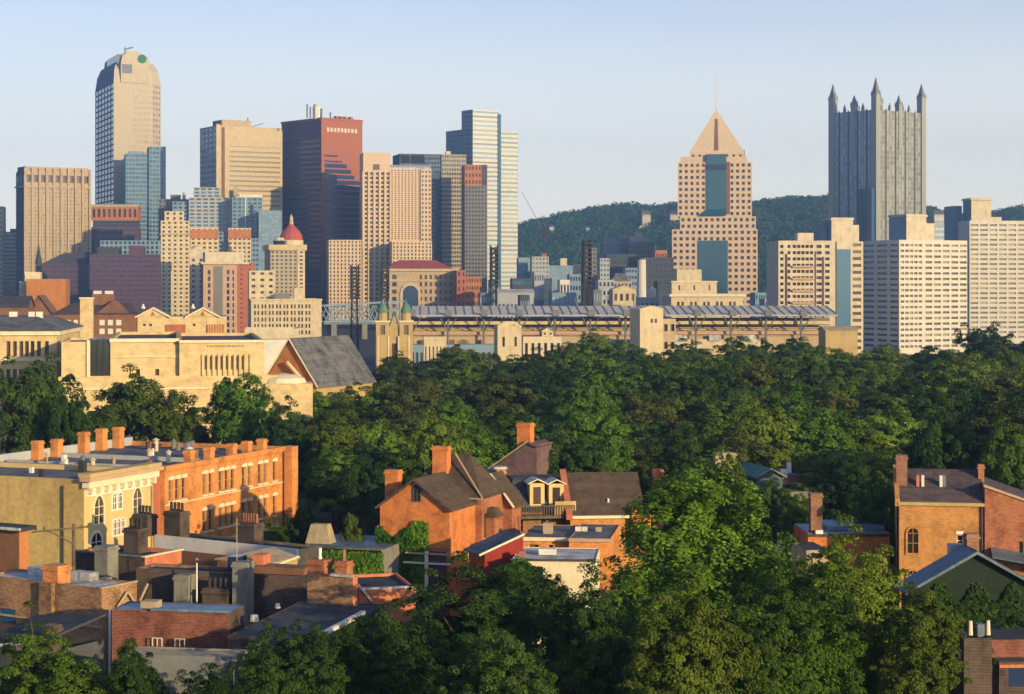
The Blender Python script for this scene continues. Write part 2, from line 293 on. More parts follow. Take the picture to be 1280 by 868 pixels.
            if trim:
                t = s.P('bargeboard', trim)
                t.tube((x0-ov, y0-ov-.06, ze-e+.1), (m, y0-ov-.06, zr+.1), .12, n=4); t.tube((x1+ov, y0-ov-.06, ze-e+.1), (m, y0-ov-.06, zr+.1), .12, n=4)
    def hip(s, ze, zr, mat, x0, x1, y0, y1, ov=.4, rx=None, th=.16, name='roof'):
        b = s.P(name, mat); cx, cy = (x0+x1)/2, (y0+y1)/2; lx, ly = x1-x0, y1-y0
        if lx >= ly: k = (lx-ly)/2 if rx is None else rx; ra, rb = (cx-k, cy), (cx+k, cy)
        else: k = (ly-lx)/2 if rx is None else rx; ra, rb = (cx, cy-k), (cx, cy+k)
        A = [(x0-ov, y0-ov, ze), (x1+ov, y0-ov, ze), (x1+ov, y1+ov, ze), (x0-ov, y1+ov, ze), (*ra, zr), (*rb, zr)]
        fs = [(0, 1, 5, 4), (1, 2, 5), (2, 3, 4, 5), (3, 0, 4)] if lx >= ly else [(0, 1, 4), (1, 2, 5, 4), (2, 3, 5), (3, 0, 4, 5)]
        b.add(A, fs+[(3, 2, 1, 0)])
    def chimney(s, x, y, z0, z1, w, d, mat, pots=0, pot='pot', label=None, cap=None):
        b = MB(); b.box(x-w/2, x+w/2, y-d/2, y+d/2, z0, z1-.35); b.box(x-w/2-.09, x+w/2+.09, y-d/2-.09, y+d/2+.09, z1-.35, z1-.18)
        b.box(x-w/2-.02, x+w/2+.02, y-d/2-.02, y+d/2+.02, z1-.18, z1)
        o = b.build('chimney', mat, s.root)
        if label: o['label'] = label
        for k in range(pots):
            t = (k+.5)/pots-.5
            q = (x+t*w*.9, y) if w >= d else (x, y+t*d*.9)
            MB().cyl(q[0], q[1], .13, .17, z1, z1+.15, 8).cyl(q[0], q[1], .11, .13, z1+.15, z1+.75, 8).build('chimney_pot', pot, o)
        return o
    def done(s):
        for (name, mat), b in s.mb.items():
            if b.f:
                o = b.build(name, mat, s.root)
                if (name, mat) in s.labels: o['label'] = s.labels[(name, mat)]
        c, sn = s.u
        yy = lambda w: s.D + w[1][0]*s.u[1] + w[1][1]*s.ul[1]
        wn = sorted(s.win, key=lambda w: -(w[3]*w[4])/max(1, yy(w))**2)
        vis = [w for w in wn if (math.sin(w[2]+s.a)*(s.X0)-math.cos(w[2]+s.a)*s.D) < 0] or wn
        keep = set(id(w) for w in vis[:100]); rest = {}
        for w in s.win:
            name, p, rz, ww, hh, gl, near = w
            if id(w) not in keep: rest.setdefault(gl, []).append(w); continue
            if near:
                fo = bpy.data.objects.new('window', near_mesh('frame', ww, hh, near.get('frame', 'trim'), 0)); COL.objects.link(fo)
                fo.parent = s.root; fo.location = p; fo.rotation_euler.z = rz
                nx, ny = math.sin(rz), -math.cos(rz)
                fo.location = (p[0]+nx*.10, p[1]+ny*.10, p[2])
                po = bpy.data.objects.new('pane', pane_mesh(ww, hh, gl)); COL.objects.link(po); po.parent = fo; po.location = (0, .05, 0)
                for kk in ('lintel', 'sill'):
                    if near.get(kk):
                        lo = bpy.data.objects.new(kk, near_mesh(kk, ww, hh, near[kk], 0)); COL.objects.link(lo); lo.parent = fo; lo.location = (0, .1, 0)
            else:
                o = bpy.data.objects.new(name, pane_mesh(ww, hh, gl)); COL.objects.link(o); o.parent = s.root; o.location = p; o.rotation_euler.z = rz
        if rest:
            b = MB(); ms = list(rest); mi = []
            for k, gl in enumerate(ms):
                for (_, p, rz, ww, hh, _g, _n) in rest[gl]:
                    cx, sx = math.cos(rz), math.sin(rz); b.quad(p, (p[0]+cx*ww, p[1]+sx*ww, p[2]), (p[0]+cx*ww, p[1]+sx*ww, p[2]+hh), (p[0], p[1], p[2]+hh)); mi.append(k)
            o = b.build('window_grid', ms[0], s.root); o['kind'] = 'stuff'
            for gl in ms[1:]: o.data.materials.append(M(gl))
            o.data.polygons.foreach_set('material_index', mi)
ALL = []
def dct(**k): return k
def arch_window(t, o, u, s0, w, z0, hrect, frame='trim', glass='pane', pointed=False, fw=.22):
    """an arched window on the wall from o along u: dark pane and mullions (part window > frame, pane) standing a little off the wall"""
    n = (u[1], -u[0]); pt = lambda q, z, e: (o[0]+u[0]*q+n[0]*e, o[1]+u[1]*q+n[1]*e, z)
    def outline(g):
        c = s0+w/2; r = w/2+g; pts = [(s0-g, z0-g), (s0+w+g, z0-g)]
        for k in range(9):
            a = math.pi*k/8; rr = 1+(.35*math.sin(a)**2 if pointed else 0); pts.append((c+r*math.cos(a), z0+hrect+r*rr*math.sin(a)))
        return pts
    oi, oo = outline(0), outline(fw); b = MB(); m = len(oi)
    b.add([pt(q, z, .12) for q, z in oi]+[pt(q, z, .12) for q, z in oo]+[pt(q, z, .0) for q, z in oo]+[pt(q, z, .03) for q, z in oi],
          [(m+i, m+(i+1) % m, (i+1) % m, i) for i in range(m)]+[(2*m+i, 2*m+(i+1) % m, m+(i+1) % m, m+i) for i in range(m)]+[(i, (i+1) % m, 3*m+(i+1) % m, 3*m+i) for i in range(m)])
    c = s0+w/2
    p0, p1 = pt(c, z0, .06), pt(c, z0+hrect+w/2, .06); b.tube(p0, p1, .04, n=4); b.tube(pt(s0, z0+hrect, .06), pt(s0+w, z0+hrect, .06), .04, n=4); b.tube(pt(s0, z0+hrect*.5, .06), pt(s0+w, z0+hrect*.5, .06), .035, n=4)
    fo = b.build('window', frame, t.root)
    MB().quad(*[pt(q, z, .035) for q, z in oi]).build('pane', glass, fo)
    return fo
# ---------------- ground, hills, forest, haze ----------------
def struct(o): o['kind'] = 'structure'; return o
g = MB(); g.quad((-3200, -400, 0), (3200, -400, 0), (3200, 3250, 0), (-3200, 3250, 0)); struct(g.build('ground', 'ground'))
def sheet(name, x0, x1, y0, y1, z, mat):
    return struct(MB().quad((x0, y0, z), (x1, y0, z), (x1, y1, z), (x0, y1, z)).build(name, mat))
sheet('city_streets', -1200, 1200, 560, 1900, .004, 'asphalt')
sheet('back_lane', -60, 50, 141, 147, .004, 'asphalt')
rng = np.random.default_rng(5)
RIDGE = [(-3200, 40), (-600, 40), (500, 60), (600, 118), (640, 268), (660, 278), (700, 272), (745, 266), (790, 263), (830, 262), (900, 258), (945, 262), (990, 250), (1037, 246), (1100, 252), (1157, 262), (1200, 268), (1262, 264), (1400, 262), (5000, 262)]
RP = [(-3000, 372), (450, 372), (560, 330), (640, 284), (660, 283), (700, 278), (745, 272), (790, 268), (830, 268), (900, 262), (945, 267), (990, 256), (1037, 252), (1100, 258), (1157, 266), (1200, 274), (1262, 270), (1400, 266), (6000, 266)]
def ridge_z(x, D=2550.0):
    px = 640+x/D*F; p = [q[0] for q in RP]; v = [q[1] for q in RP]; return max(4.0, Z(float(np.interp(px, p, v)), D))
def hill_z(x, y):
    r = ridge_z(x); t = min(1, max(0, (y-2050)/500.0)); t = t*t*(3-2*t); s = 1.0 if y < 2550 else max(.25, 1-(y-2550)/1500.0*.6)
    return r*t*s + (6*math.sin(x*.011+y*.007)+4*math.sin(x*.031-y*.013))*t*.7
hb = MB(); nx, ny = 130, 26
xs = np.linspace(-2400, 2400, nx); ys = np.linspace(2030, 3200, ny)
hb.v = [(float(x), float(y), hill_z(x, y)-(.5 if j == 0 else 0)) for j, y in enumerate(ys) for x in xs]
hb.f = [(j*nx+i, j*nx+i+1, (j+1)*nx+i+1, (j+1)*nx+i) for j in range(ny-1) for i in range(nx-1)]
struct(hb.build('hills', 'hill'))
def leaf_quads(c, nrm, size, rng, aspect=0.6):
    """diamond leaf faces at centres c, facing nrm -> verts (4n,3)"""
    n = len(c); r = rng.normal(size=(n, 3)); t = np.cross(nrm, r); t /= np.linalg.norm(t, axis=1)[:, None]+1e-9; b = np.cross(nrm, t)
    s = (size*rng.uniform(.65, 1.35, n))[:, None] if np.isscalar(size) else (size*rng.uniform(.65, 1.35, n))[:, None]
    return np.stack([c-t*s, c-b*s*aspect, c+t*s, c+b*s*aspect], 1).reshape(-1, 3)
def np_mesh(name, V, mat, n=4):
    me = bpy.data.meshes.new(name); nf = len(V)//n
    me.vertices.add(len(V)); me.vertices.foreach_set('co', V.astype(np.float32).ravel())
    me.loops.add(len(V)); me.loops.foreach_set('vertex_index', np.arange(len(V), dtype=np.int32))
    me.polygons.add(nf); me.polygons.foreach_set('loop_start', np.arange(0, len(V), n, dtype=np.int32))
    me.update(calc_edges=True); me.materials.append(M(mat)); return me
def unit(v): return v/(np.linalg.norm(v, axis=-1, keepdims=True)+1e-9)
# far wooded slope: crown-sized clumps of leaf faces all over the hill, too many and too far to count
fc = []; HOUSES = [(689, 284, 6), (735, 285, 5), (781, 286, 6), (802, 284, 7), (808, 268, 9), (843, 268, 9), (1173, 268, 10), (1189, 271, 7)]
for k in range(5200):
    px = rng.uniform(600, 1400) if k > 700 else rng.uniform(-300, 640)
    y = 2090+480*rng.random()**.8; x = X(px, y); z = hill_z(x, y); r = rng.uniform(4.5, 9.5)
    if ridge_z(x) < 12 and rng.random() < .6: continue
    if y < 2460 and any(abs(px-hx) < hw and HOR-(z+r*.5-CH)/y*F < hy+7 and HOR-(z+r*1.6-CH)/y*F > hy-40 and HOR-(z+r*1.6-CH)/y*F < hy+4 for hx, hy, hw in HOUSES): continue
    fc.append((x, y, z+r*.5, r))
fc = np.array(fc); m_ = 60
d = unit(rng.normal(size=(len(fc), m_, 3))); d[..., 2] = np.abs(d[..., 2])*1.0-.15; d = unit(d)
cc = fc[:, None, :3]+d*fc[:, None, 3:4]*rng.uniform(.7, 1.08, (len(fc), m_, 1)); nn = unit(d+rng.normal(size=d.shape)*.45)
fo = bpy.data.objects.new('forest', np_mesh('forest', leaf_quads(cc.reshape(-1, 3), nn.reshape(-1, 3), 1.9, rng, .8), 'leaf_hill')); COL.objects.link(fo)
fo['kind'] = 'stuff'
# closed box of faintly hazy air round everything
hz = MB().box(-3300, 3300, -450, 3300, -1.0, 262).build('haze', 'white'); hz['kind'] = 'stuff'
hm = bpy.data.materials.new('haze'); hm.use_nodes = True; ht = hm.node_tree; ht.nodes.remove(ht.nodes['Principled BSDF'])
pv = ht.nodes.new('ShaderNodeVolumePrincipled'); pv.inputs['Color'].default_value = (.48, .74, 1, 1); pv.inputs['Density'].default_value = HAZE = 0.00026; pv.inputs['Anisotropy'].default_value = 0.65
ht.links.new(pv.outputs[0], ht.nodes['Material Output'].inputs['Volume']); hz.data.materials.clear(); hz.data.materials.append(hm)

# ---------------- downtown towers ----------------
def G(n, r, fw=.5, fh=.5, **k): return dict(n=n, r=r, fw=fw, fh=fh, **k)
# edge tower and the dark glass one
t = T('office_tower', 'narrow slice of a pale pink tower cut off by the left picture edge', 'tower', -14, 1500, 8, w=14, l=20); t.w = t.x(3.5)
t.vol(0, t.z(258), 'rose', Fs=G(4, 24, .5, .5), Ls=None)
t = T('office_tower', 'low dark navy glass tower at the left edge beside the tan gridded tower', 'tower', 4, 1480, 12, xr=24, l=24)
t.vol(0, t.z(290), 'darkgrey', Fs=G(1, 22, .96, .72, glass='glass_navy')); t.vol(t.z(290), t.z(286), 'darkgrey', x0=5, x1=11, y0=4, y1=14)
# tan gridded tower
t = T('office_tower', 'tan stone tower with a fine window grid and notched crown, far left of the skyline', 'tower', 31, 1390, 32, xl=20, xr=112)
zt = t.z(208); zc = t.z(232)
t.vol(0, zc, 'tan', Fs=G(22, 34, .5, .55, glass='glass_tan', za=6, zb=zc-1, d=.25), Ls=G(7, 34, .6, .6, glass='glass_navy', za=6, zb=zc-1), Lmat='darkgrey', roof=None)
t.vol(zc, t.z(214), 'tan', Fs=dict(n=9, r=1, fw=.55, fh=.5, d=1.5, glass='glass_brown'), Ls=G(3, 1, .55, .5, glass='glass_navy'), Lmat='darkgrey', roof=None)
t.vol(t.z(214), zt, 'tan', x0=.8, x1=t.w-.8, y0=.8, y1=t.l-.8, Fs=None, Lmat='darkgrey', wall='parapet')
for k in range(10): t.P('pilaster', 'tan').box(t.w*k/9-.8, t.w*k/9+.8, -1.1, -.003, 6, zt-1)
t.cornice(zc-1.2, .9, 1.2, 'tan')
# octagonal tower with mansard crown
D = 1490
t = T('skyscraper', 'tallest skyscraper, pale granite with chamfered mansard crown and round green emblem', 'skyscraper', 142, D, 22, xl=119, xr=191)
w, l = t.w, t.l; c = 9.0
def octo(i): return [(i*.8, i), (w-i, i), (w+c-i*1.6, c+i*.3), (w+c-i*1.6, l-i), (w*.5, l+6-i), (i, l-i)]
P0 = [(0, 0), (w, 0), (w+c*.9, c), (w+c*.9, l), (w*.5, l+6), (0, l)]
zt = t.z(103)
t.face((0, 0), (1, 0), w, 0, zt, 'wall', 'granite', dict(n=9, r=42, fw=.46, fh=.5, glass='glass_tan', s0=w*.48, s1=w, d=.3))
t.face((0, l), (0, -1), l, 0, zt, 'wall', 'shade_blue', dict(n=6, r=42, fw=.9, fh=.75, glass='glass_blue', d=.3))  # left side's shade put into a dark blue wall colour
e = math.hypot(c*.9, c); t.face((w, 0), (c*.9/e, c/e), e, 0, zt, 'wall', 'granite', dict(n=3, r=42, fw=.45, fh=.5, glass='glass_tan', d=.3))
b = t.P('wall', 'granite')
for k in (2, 3, 4): b.quad((*P0[k], 0), (*P0[(k+1) % 6], 0), (*P0[(k+1) % 6], zt), (*P0[k], zt))
b.quad((*P0[4], 0), (*P0[5], 0), (*P0[5], zt), (*P0[4], zt))
cr = t.P('crown', 'granite'); cx, cy = w*.5+1, l*.5
def shr(k, dx=0): return [(cx+(x-cx)*k+dx, cy+(y-cy)*k) for x, y in P0]
cg = t.P('crown_shade_side', 'shade_blue')  # crown's left faces, their shade put into dark blue
for (ka, kb, qa, qb) in ((1, .93, 103, 86), (.93, .80, 86, 76), (.80, .70, 76, 75.9), (.70, .66, 75.9, 66)):
    A, B_ = shr(ka), shr(kb)
    for i in range(6): j = (i+1) % 6; (cg if i in (4, 5) else cr).quad((*A[i], t.z(qa)), (*A[j], t.z(qa)), (*B_[j], t.z(qb)), (*B_[i], t.z(qb)))
t.P('roof', 'roof_grey').quad(*[(x, y, t.z(66)) for x, y in shr(.66)])
cb = t.P('gable_panel', 'granite'); x0, x1 = t.x(151), t.x(186); yy = -.6
cb.add([(x0, yy, zt), (x1, yy, zt), (x1, yy, t.z(77)), (x1-4, yy, t.z(68)), (x1-9, yy, t.z(63)), (x0+5, yy, t.z(63)), (x0+1, yy, t.z(70)), (x0, yy, t.z(78)),
        (x0, 12, zt), (x1, 12, zt), (x1, 12, t.z(77)), (x1-4, 12, t.z(68)), (x1-9, 12, t.z(63)), (x0+5, 12, t.z(63)), (x0+1, 12, t.z(70)), (x0, 12, t.z(78))],
       [tuple(range(8)), tuple(range(15, 7, -1))]+[(i, 8+i, 8+(i+1) % 8, (i+1) % 8) for i in range(8)])
t.P('louvre', 'glass_navy').box(t.x(151)+1, t.x(165), -.9, -.603, t.z(91), t.z(80))
x9 = cx-cx*.78; t.P('crown_window', 'glass_navy').box(x9, x9+5, 3, l*.6, t.z(79), t.z(67))
em = MB(); ex, ez = t.x(177.5), t.z(72.5); pts = [(ex+3.4*math.cos(k*math.pi/10), ez+3.4*math.sin(k*math.pi/10)) for k in range(20)]
em.add([(x, -1.1, z) for x, z in pts]+[(x, -.62, z) for x, z in pts], [tuple(range(20))]+[(i, 20+i, 20+(i+1) % 20, (i+1) % 20) for i in range(20)]); em.build('emblem', 'green_sign', t.root)
fl = t.P('roof_mast', 'steel'); fl.tube((t.x(158), 6, t.z(64)), (t.x(158), 6, t.z(57)), .35); fl.tube((t.x(157), 6, t.z(60.5)), (t.x(168), 6, t.z(57)), .55)
# blue glass tower in front of it
t = T('office_tower', 'stepped blue glass tower standing in front of the tallest skyscraper', 'tower', 157, 1455, 14, xr=207, l=26)
t.vol(0, t.z(192), 'bluegrey', x1=t.x(186), Fs=G(7, 38, .8, .6, glass='glass_blue', d=.2)); t.vol(0, t.z(183), 'bluegrey', x0=t.x(186), y0=-2.5, Fs=G(5, 40, .72, .6, glass='glass_blue', d=.2), Ls=G(1, 1, .6, .9, glass='glass_blue'))
t.vol(t.z(192), t.z(188.5), 'bluegrey', x0=t.x(162), x1=t.x(180), y0=5, y1=15)
# low dark block with orange top storey
t = T('office_block', 'low dark red block with orange lit top storey in front of the blue glass tower', 'office block', 114, 1425, 6, xr=172, l=30)
t.vol(0, t.z(284), 'maroon', Fs=G(14, 16, .5, .5, glass='glass_navy')); t.vol(t.z(284), t.z(276), 'darkgrey', x0=1, x1=t.w-1, y0=1, Fs=G(1, 2, .95, .5, glass='glass_navy')); t.vol(t.z(276), t.z(257), 'far_orange', Fs=G(9, 1, .5, .55, glass='glass_brown', d=1.0), x0=0)
t.cornice(t.z(259), .6, 2, 'tan')
# dark slate-roofed convention-like mass and neighbours
t = T('office_block', 'broad dark purple block with sloped shoulder, below the tan gridded tower', 'office block', 52, 1250, 5, xr=112, l=40)
t.vol(0, t.z(330), 'maroon', Fs=G(20, 12, .5, .6, glass='glass_navy', d=.3)); t.P('roof', 'roof_slate').loft([(0, 0), (t.w, 0), (t.w, 40), (0, 40)], t.z(330), [(t.w*.45, 6), (t.w, 6), (t.w, 34), (t.w*.45, 34)], t.z(316))
t = T('office_block', 'broad dark purple block with flat roof, plant boxes, left of the yellow apartment towers', 'office block', 112, 1240, 5, xr=200, l=40)
t.vol(0, t.z(318), 'maroon', Fs=G(26, 15, .5, .6, glass='glass_navy', d=.3)); t.vol(t.z(318), t.z(309), 'roof_slate', x0=4, x1=18, y0=5, y1=20); t.vol(t.z(318), t.z(307), 'maroon', x0=t.w*.55, x1=t.w*.75, y0=5, y1=20)
t.vol(0, t.z(299), 'bluegrey', x0=1, x1=t.w-2, y0=46, y1=70, Fs=G(14, 18, .6, .6, glass='glass_navy'), roof='roof_grey')
t = T('church', 'dark stone church with a thin spire at the left below the tan gridded tower', 'church', 42, 1180, 8, xr=56, l=20)
t.vol(0, t.z(345), 'darkgrey', Fs=G(2, 2, .4, .5)); t.gable(t.z(345), t.z(338), 'roof_slate', 'darkgrey', ax='y'); xm = t.x(48.5)
t.vol(0, t.z(330), 'darkgrey', x0=xm-1.7, x1=xm+1.7, y0=-3, y1=.5, wall='tower', roof=None); t.P('spire', 'roof_slate').cyl(xm, -1.2, 2.2, .1, t.z(330), t.z(304), 8)
# tan banded tower with blue side
t = T('office_tower', 'golden banded stone tower with a grey blue flank and penthouse, left of the red tower', 'tower', 270, 1400, 30, xl=250, xr=353)
w = t.w; zt = t.z(157)
t.face((0, 0), (1, 0), w, 0, zt, 'wall', 'limestone', dict(cols=[(w*.20, w*.965)], rows=[(k*3.55+6, k*3.55+7.25) for k in range(int((zt-16)/3.55))], glass='glass_tan', d=.4))
t.face((0, t.l), (0, -1), t.l, 0, zt, 'wall', 'palegrey', dict(n=4, r=36, fw=.85, fh=.55, glass='glass_blue'))
t.vol(0, zt, 'limestone', x0=0, Fs='none', Ls='none', roof=None); t.P('roof', 'roof_grey').quad((0, 0, zt), (w, 0, zt), (w, t.l, zt), (0, t.l, zt))
t.P('recess', 'far_brown').box(w*.08, w*.13, -.15, -.003, 8, zt-1); t.P('pier', 'limestone').box(0, w*.06, -.7, -.003, 0, zt+1)
t.vol(zt, t.z(149), 'tan', x0=t.x(279), x1=t.x(316), y0=3, y1=16, wall='penthouse'); t.P('penthouse', 'black').box(t.x(279)-5, t.x(279)-.2, 3, 8, zt, t.z(151))
t.P('roof_mast', 'steel').tube((t.x(313), 5, t.z(150)), (t.x(313), 5, t.z(145)), .5).tube((t.x(316), 5, zt), (t.x(332), 5, t.z(151)), .3)
# stepped blue blocks
t = T('office_block', 'stepped pale blue glass block with white frames, behind the twin yellow apartment towers', 'office block', 236, 1300, 8, xr=286, l=26)
t.vol(0, t.z(247), 'palegrey', Fs=G(6, 34, .7, .5, glass='glass_blue')); t.vol(t.z(247), t.z(234), 'palegrey', x0=3, x1=t.w-6, y0=3, y1=18, Fs=G(4, 3, .7, .5, glass='glass_blue'), roof='roof_white')
t.vol(0, t.z(238), 'pale', x0=t.w+.2, x1=t.w+5, y0=-1, y1=20, Fs=G(1, 30, .7, .4, glass='glass_warm')); t.vol(0, t.z(252), 'bluegrey', x0=-11, x1=-.3, y0=3, y1=20, Fs=G(3, 30, .6, .5, glass='glass_navy'))
t = T('office_block', 'blue glass block with a white framed corner, just left of the golden banded tower base', 'office block', 290, 1290, 8, xr=328, l=24)
t.vol(0, t.z(247), 'bluegrey', Fs=G(6, 32, .7, .62, glass='glass_blue')); t.vol(t.z(247), t.z(243), 'offwhite', x0=5, y0=-.6, roof='roof_white', wall='parapet'); t.P('white_frame', 'offwhite').box(t.w*.42, t.w*.46, -.6, -.003, t.z(285), t.z(247)); t.P('slot', 'glass_navy').box(t.w*.6, t.w*.7, -.3, -.003, t.z(275), t.z(256))
t.vol(t.z(243), t.z(233), 'tan', x0=1, x1=4, y0=4, y1=9, wall='penthouse')
t = T('office_block', 'grey low block with a small rooftop turret, between the blue glass tower and stepped blocks', 'office block', 198, 1330, 8, xr=238, l=22)
t.vol(0, t.z(249), 'slab', Fs=G(8, 26, .5, .5, glass='glass_navy')); t.vol(t.z(249), t.z(243), 'slab', x0=8, x1=15, y0=4, y1=10); t.P('turret', 'pale').cyl(17.5, 1.5, 1.2, 1.0, t.z(249), t.z(240), 8)
# low blue block right of the golden tower
t = T('office_block', 'low grey blue block below the golden banded tower, left of the domed tower', 'office block', 300, 1270, 6, xr=352, l=30)
t.vol(0, t.z(263), 'bluegrey', x0=t.w*.45, Fs=G(7, 26, .7, .5, glass='glass_sky')); t.vol(0, t.z(298), 'bluegrey', x1=t.w*.45-.1, Fs=G(6, 18, .7, .5, glass='glass_blue'))
# red tower
t = T('skyscraper', 'dark red tower with horizontal bands, its right face orange red at the top', 'skyscraper', 402, 1400, 40, xl=352, xr=453)
w, l = t.w, t.l; zt = t.z(148); fl_h = 4.0; n = int((zt-24)/fl_h)
rowsT = [(8+k*fl_h, 8+k*fl_h+(3.0 if 8+k*fl_h < t.z(205) else 1.3)) for k in range(n)]  # taller navy bands low down stand in for a neighbour's cast shadow
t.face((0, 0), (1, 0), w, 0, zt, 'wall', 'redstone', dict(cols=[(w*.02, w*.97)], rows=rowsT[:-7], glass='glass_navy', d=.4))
for k, (a_, b_) in enumerate(rowsT[-7:]): t.P('window_band', 'glass_navy').box(w*.04, w*(.93, .8, .72, .62, .5, .4, .3)[k], -.03, .05, a_, b_) if k < 6 else None  # bands shortened in steps draw the pattern of sun and shadow
t.face((0, l), (0, -1), l, 0, zt, 'wall', 'maroon', dict(n=1, r=34, fw=.94, fh=.45, za=4, zb=zt-14, glass='glass_navy', d=.4))  # left face's shade is put into the maroon wall
t.vol(0, zt, 'maroon', x0=0, Fs='none', Ls='none', roof=None); t.P('roof', 'roof_tar').quad((0, 0, zt), (w, 0, zt), (w, l, zt), (0, l, zt)); t.P('corner_pier', 'redstone').box(-.5, 2.2, -.5, -.003, 0, zt+.6)
t.cornice(zt-1, .4, 1.6, 'redstone')
sg = t.P('letter_band', 'pale')
for k in range(9): sg.box(w*(.12+.085*k), w*(.12+.085*k)+2.2, -.35, -.05, zt-9.5, zt-6.5)
an = t.P('roof_mast', 'steel'); 
for px, py in ((384, 131), (388, 134), (393, 130), (402, 135), (413, 139)): an.tube((t.x(px, 4), 4, zt), (t.x(px, 4), 4, t.z(py)), .6)
t.P('antenna_dome', 'offwhite').cyl(t.x(396, 8), 8, 3, 3, zt, t.z(133), 10).cyl(t.x(396, 8), 8, 3, 1, t.z(133), t.z(130), 10)
for px in (420, 426, 431, 438): t.P('roof_unit', 'far_red').box(t.x(px, 3), t.x(px, 3)+2.5, 3, 6, zt, zt+2.6)
# pink granite group
t = T('office_tower', 'pink stone tower with vertical window strips, touching the right of the red tower', 'tower', 454, 1335, 10, xr=488, l=26)
w = t.w; zt = t.z(191)
t.vol(0, zt-13, 'rose', Fs=G(5, 34, .42, .58, glass='glass_brown', d=.6), Ls=G(4, 34, .4, .5), roof=None); t.vol(zt-13, zt, 'rose', roof='roof_grey', par=1, wall='top_band')
for k in range(6): t.P('pilaster', 'rose').box(w*k/5-.6, w*k/5+.6, -.9, -.003, 0, zt-13)
t.P('emblem_panel', 'glass_warm').box(w*.36, w*.6, -.2, -.003, zt-12, zt-8)
t = T('office_tower', 'rose coloured tower with a curved white roof, right of the vertical striped pink tower', 'tower', 488, 1350, 10, xr=539, l=26)
w = t.w; zt = t.z(212)
t.vol(0, zt, 'rose', x1=w*.74, Fs=G(9, 34, .5, .5, glass='glass_brown', d=.3, za=t.z(300)), roof=None); t.vol(0, zt, 'rose', x0=w*.74+.02, x1=w, y0=-1, Fs=G(3, 34, .5, .5, glass='glass_warm', d=.5), roof=None)
b = t.P('vault_roof', 'roof_white')
for k in range(8):
    a0, a1 = math.pi*k/8, math.pi*(k+1)/8; f = lambda a: (13-13*math.cos(a), zt+4.0*math.sin(a))
    (ya, za), (yb, zb) = f(a0), f(a1); b.quad((0, ya, za), (w, ya, za), (w, yb, zb), (0, yb, zb))
b.quad(*[(w, 13-13*math.cos(math.pi*k/8), zt+4*math.sin(math.pi*k/8)) for k in range(9)])
t = T('office_block', 'short pink wing with vertical window strips at the foot of the red tower', 'office block', 411, 1330, 10, xr=452, l=20)
t.vol(0, t.z(300), 'rose', Fs=G(9, 22, .4, .6, glass='glass_brown', d=.5), par=1)
t = T('office_block', 'short pink wing with vertical window strips below the curved white roof tower', 'office block', 490, 1315, 10, xr=540, l=16)
t.vol(0, t.z(302), 'rose', Fs=G(11, 22, .4, .6, glass='glass_brown', d=.5), par=1)
# grey gold slab with dark side
t = T('office_tower', 'grey gold slab tower with black rooftop louvres, behind the curved white roof tower', 'tower', 552, 1430, 14, xr=583, l=34)
w = t.w; zt = t.z(193)
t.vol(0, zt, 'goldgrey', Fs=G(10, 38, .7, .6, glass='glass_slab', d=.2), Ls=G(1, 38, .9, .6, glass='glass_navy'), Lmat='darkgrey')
x0 = t.x(500); t.vol(0, zt, 'darkgrey', x0=x0, x1=-.05, y0=1.5, y1=30, Fs=G(14, 38, .75, .6, glass='glass_blue', d=.2)); t.P('louvre', 'black').box(x0+1, x0+.24*-x0, 1.1, 1.48, zt-7, zt-1); t.P('louvre', 'black').box(x0+.27*-x0, x0+.60*-x0, 1.1, 1.48, zt-7, zt-1)
t.P('roof_unit', 'pale').box(w*.2, w*.4, 3, 6, zt, zt+2.5)
# brown checker tower
t = T('office_tower', 'brown tower with an orange top, overlapping the left side of the white stepped tower', 'tower', 581, 1380, 8, xr=609, l=22)
w = t.w; zt = t.z(206)
t.vol(0, zt-15, 'slab', Fs=G(7, 34, .65, .55, glass='glass_navy', d=.3), roof=None); t.vol(zt-15, zt, 'far_orange', x1=w*.74, Fs=G(5, 3, .5, .5, glass='glass_brown'), roof='roof_grey'); t.vol(zt-15, zt, 'maroon', x0=w*.74+.01, Fs=G(1, 3, .7, .5, glass='glass_navy'))
# white stepped tower
t = T('skyscraper', 'white banded skyscraper of stepped blocks, rightmost of the main tower cluster', 'skyscraper', 591, 1430, 34, xl=577, xr=624)
w, l = t.w, t.l
def wb(r, g='glass_sky'): return dict(n=1, r=r, fw=.98, fh=.4, glass=g, d=.4)
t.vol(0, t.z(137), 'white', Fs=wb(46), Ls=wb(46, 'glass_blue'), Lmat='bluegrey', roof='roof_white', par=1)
w2 = t.x(650); t.vol(0, t.z(162), 'white', x0=w+.02, x1=w2, y0=3, y1=l, Fs=wb(42), roof='roof_white'); t.P('recess', 'glass_blue').box(w-1.5, w+1.5, -.25, -.003, 4, t.z(141))
l2 = t.y(557.5, 2); t.vol(0, t.z(160), 'bluegrey', x0=2, x1=w, y0=l+.02, y1=l2, Ls=wb(42, 'glass_blue'), roof='roof_grey')
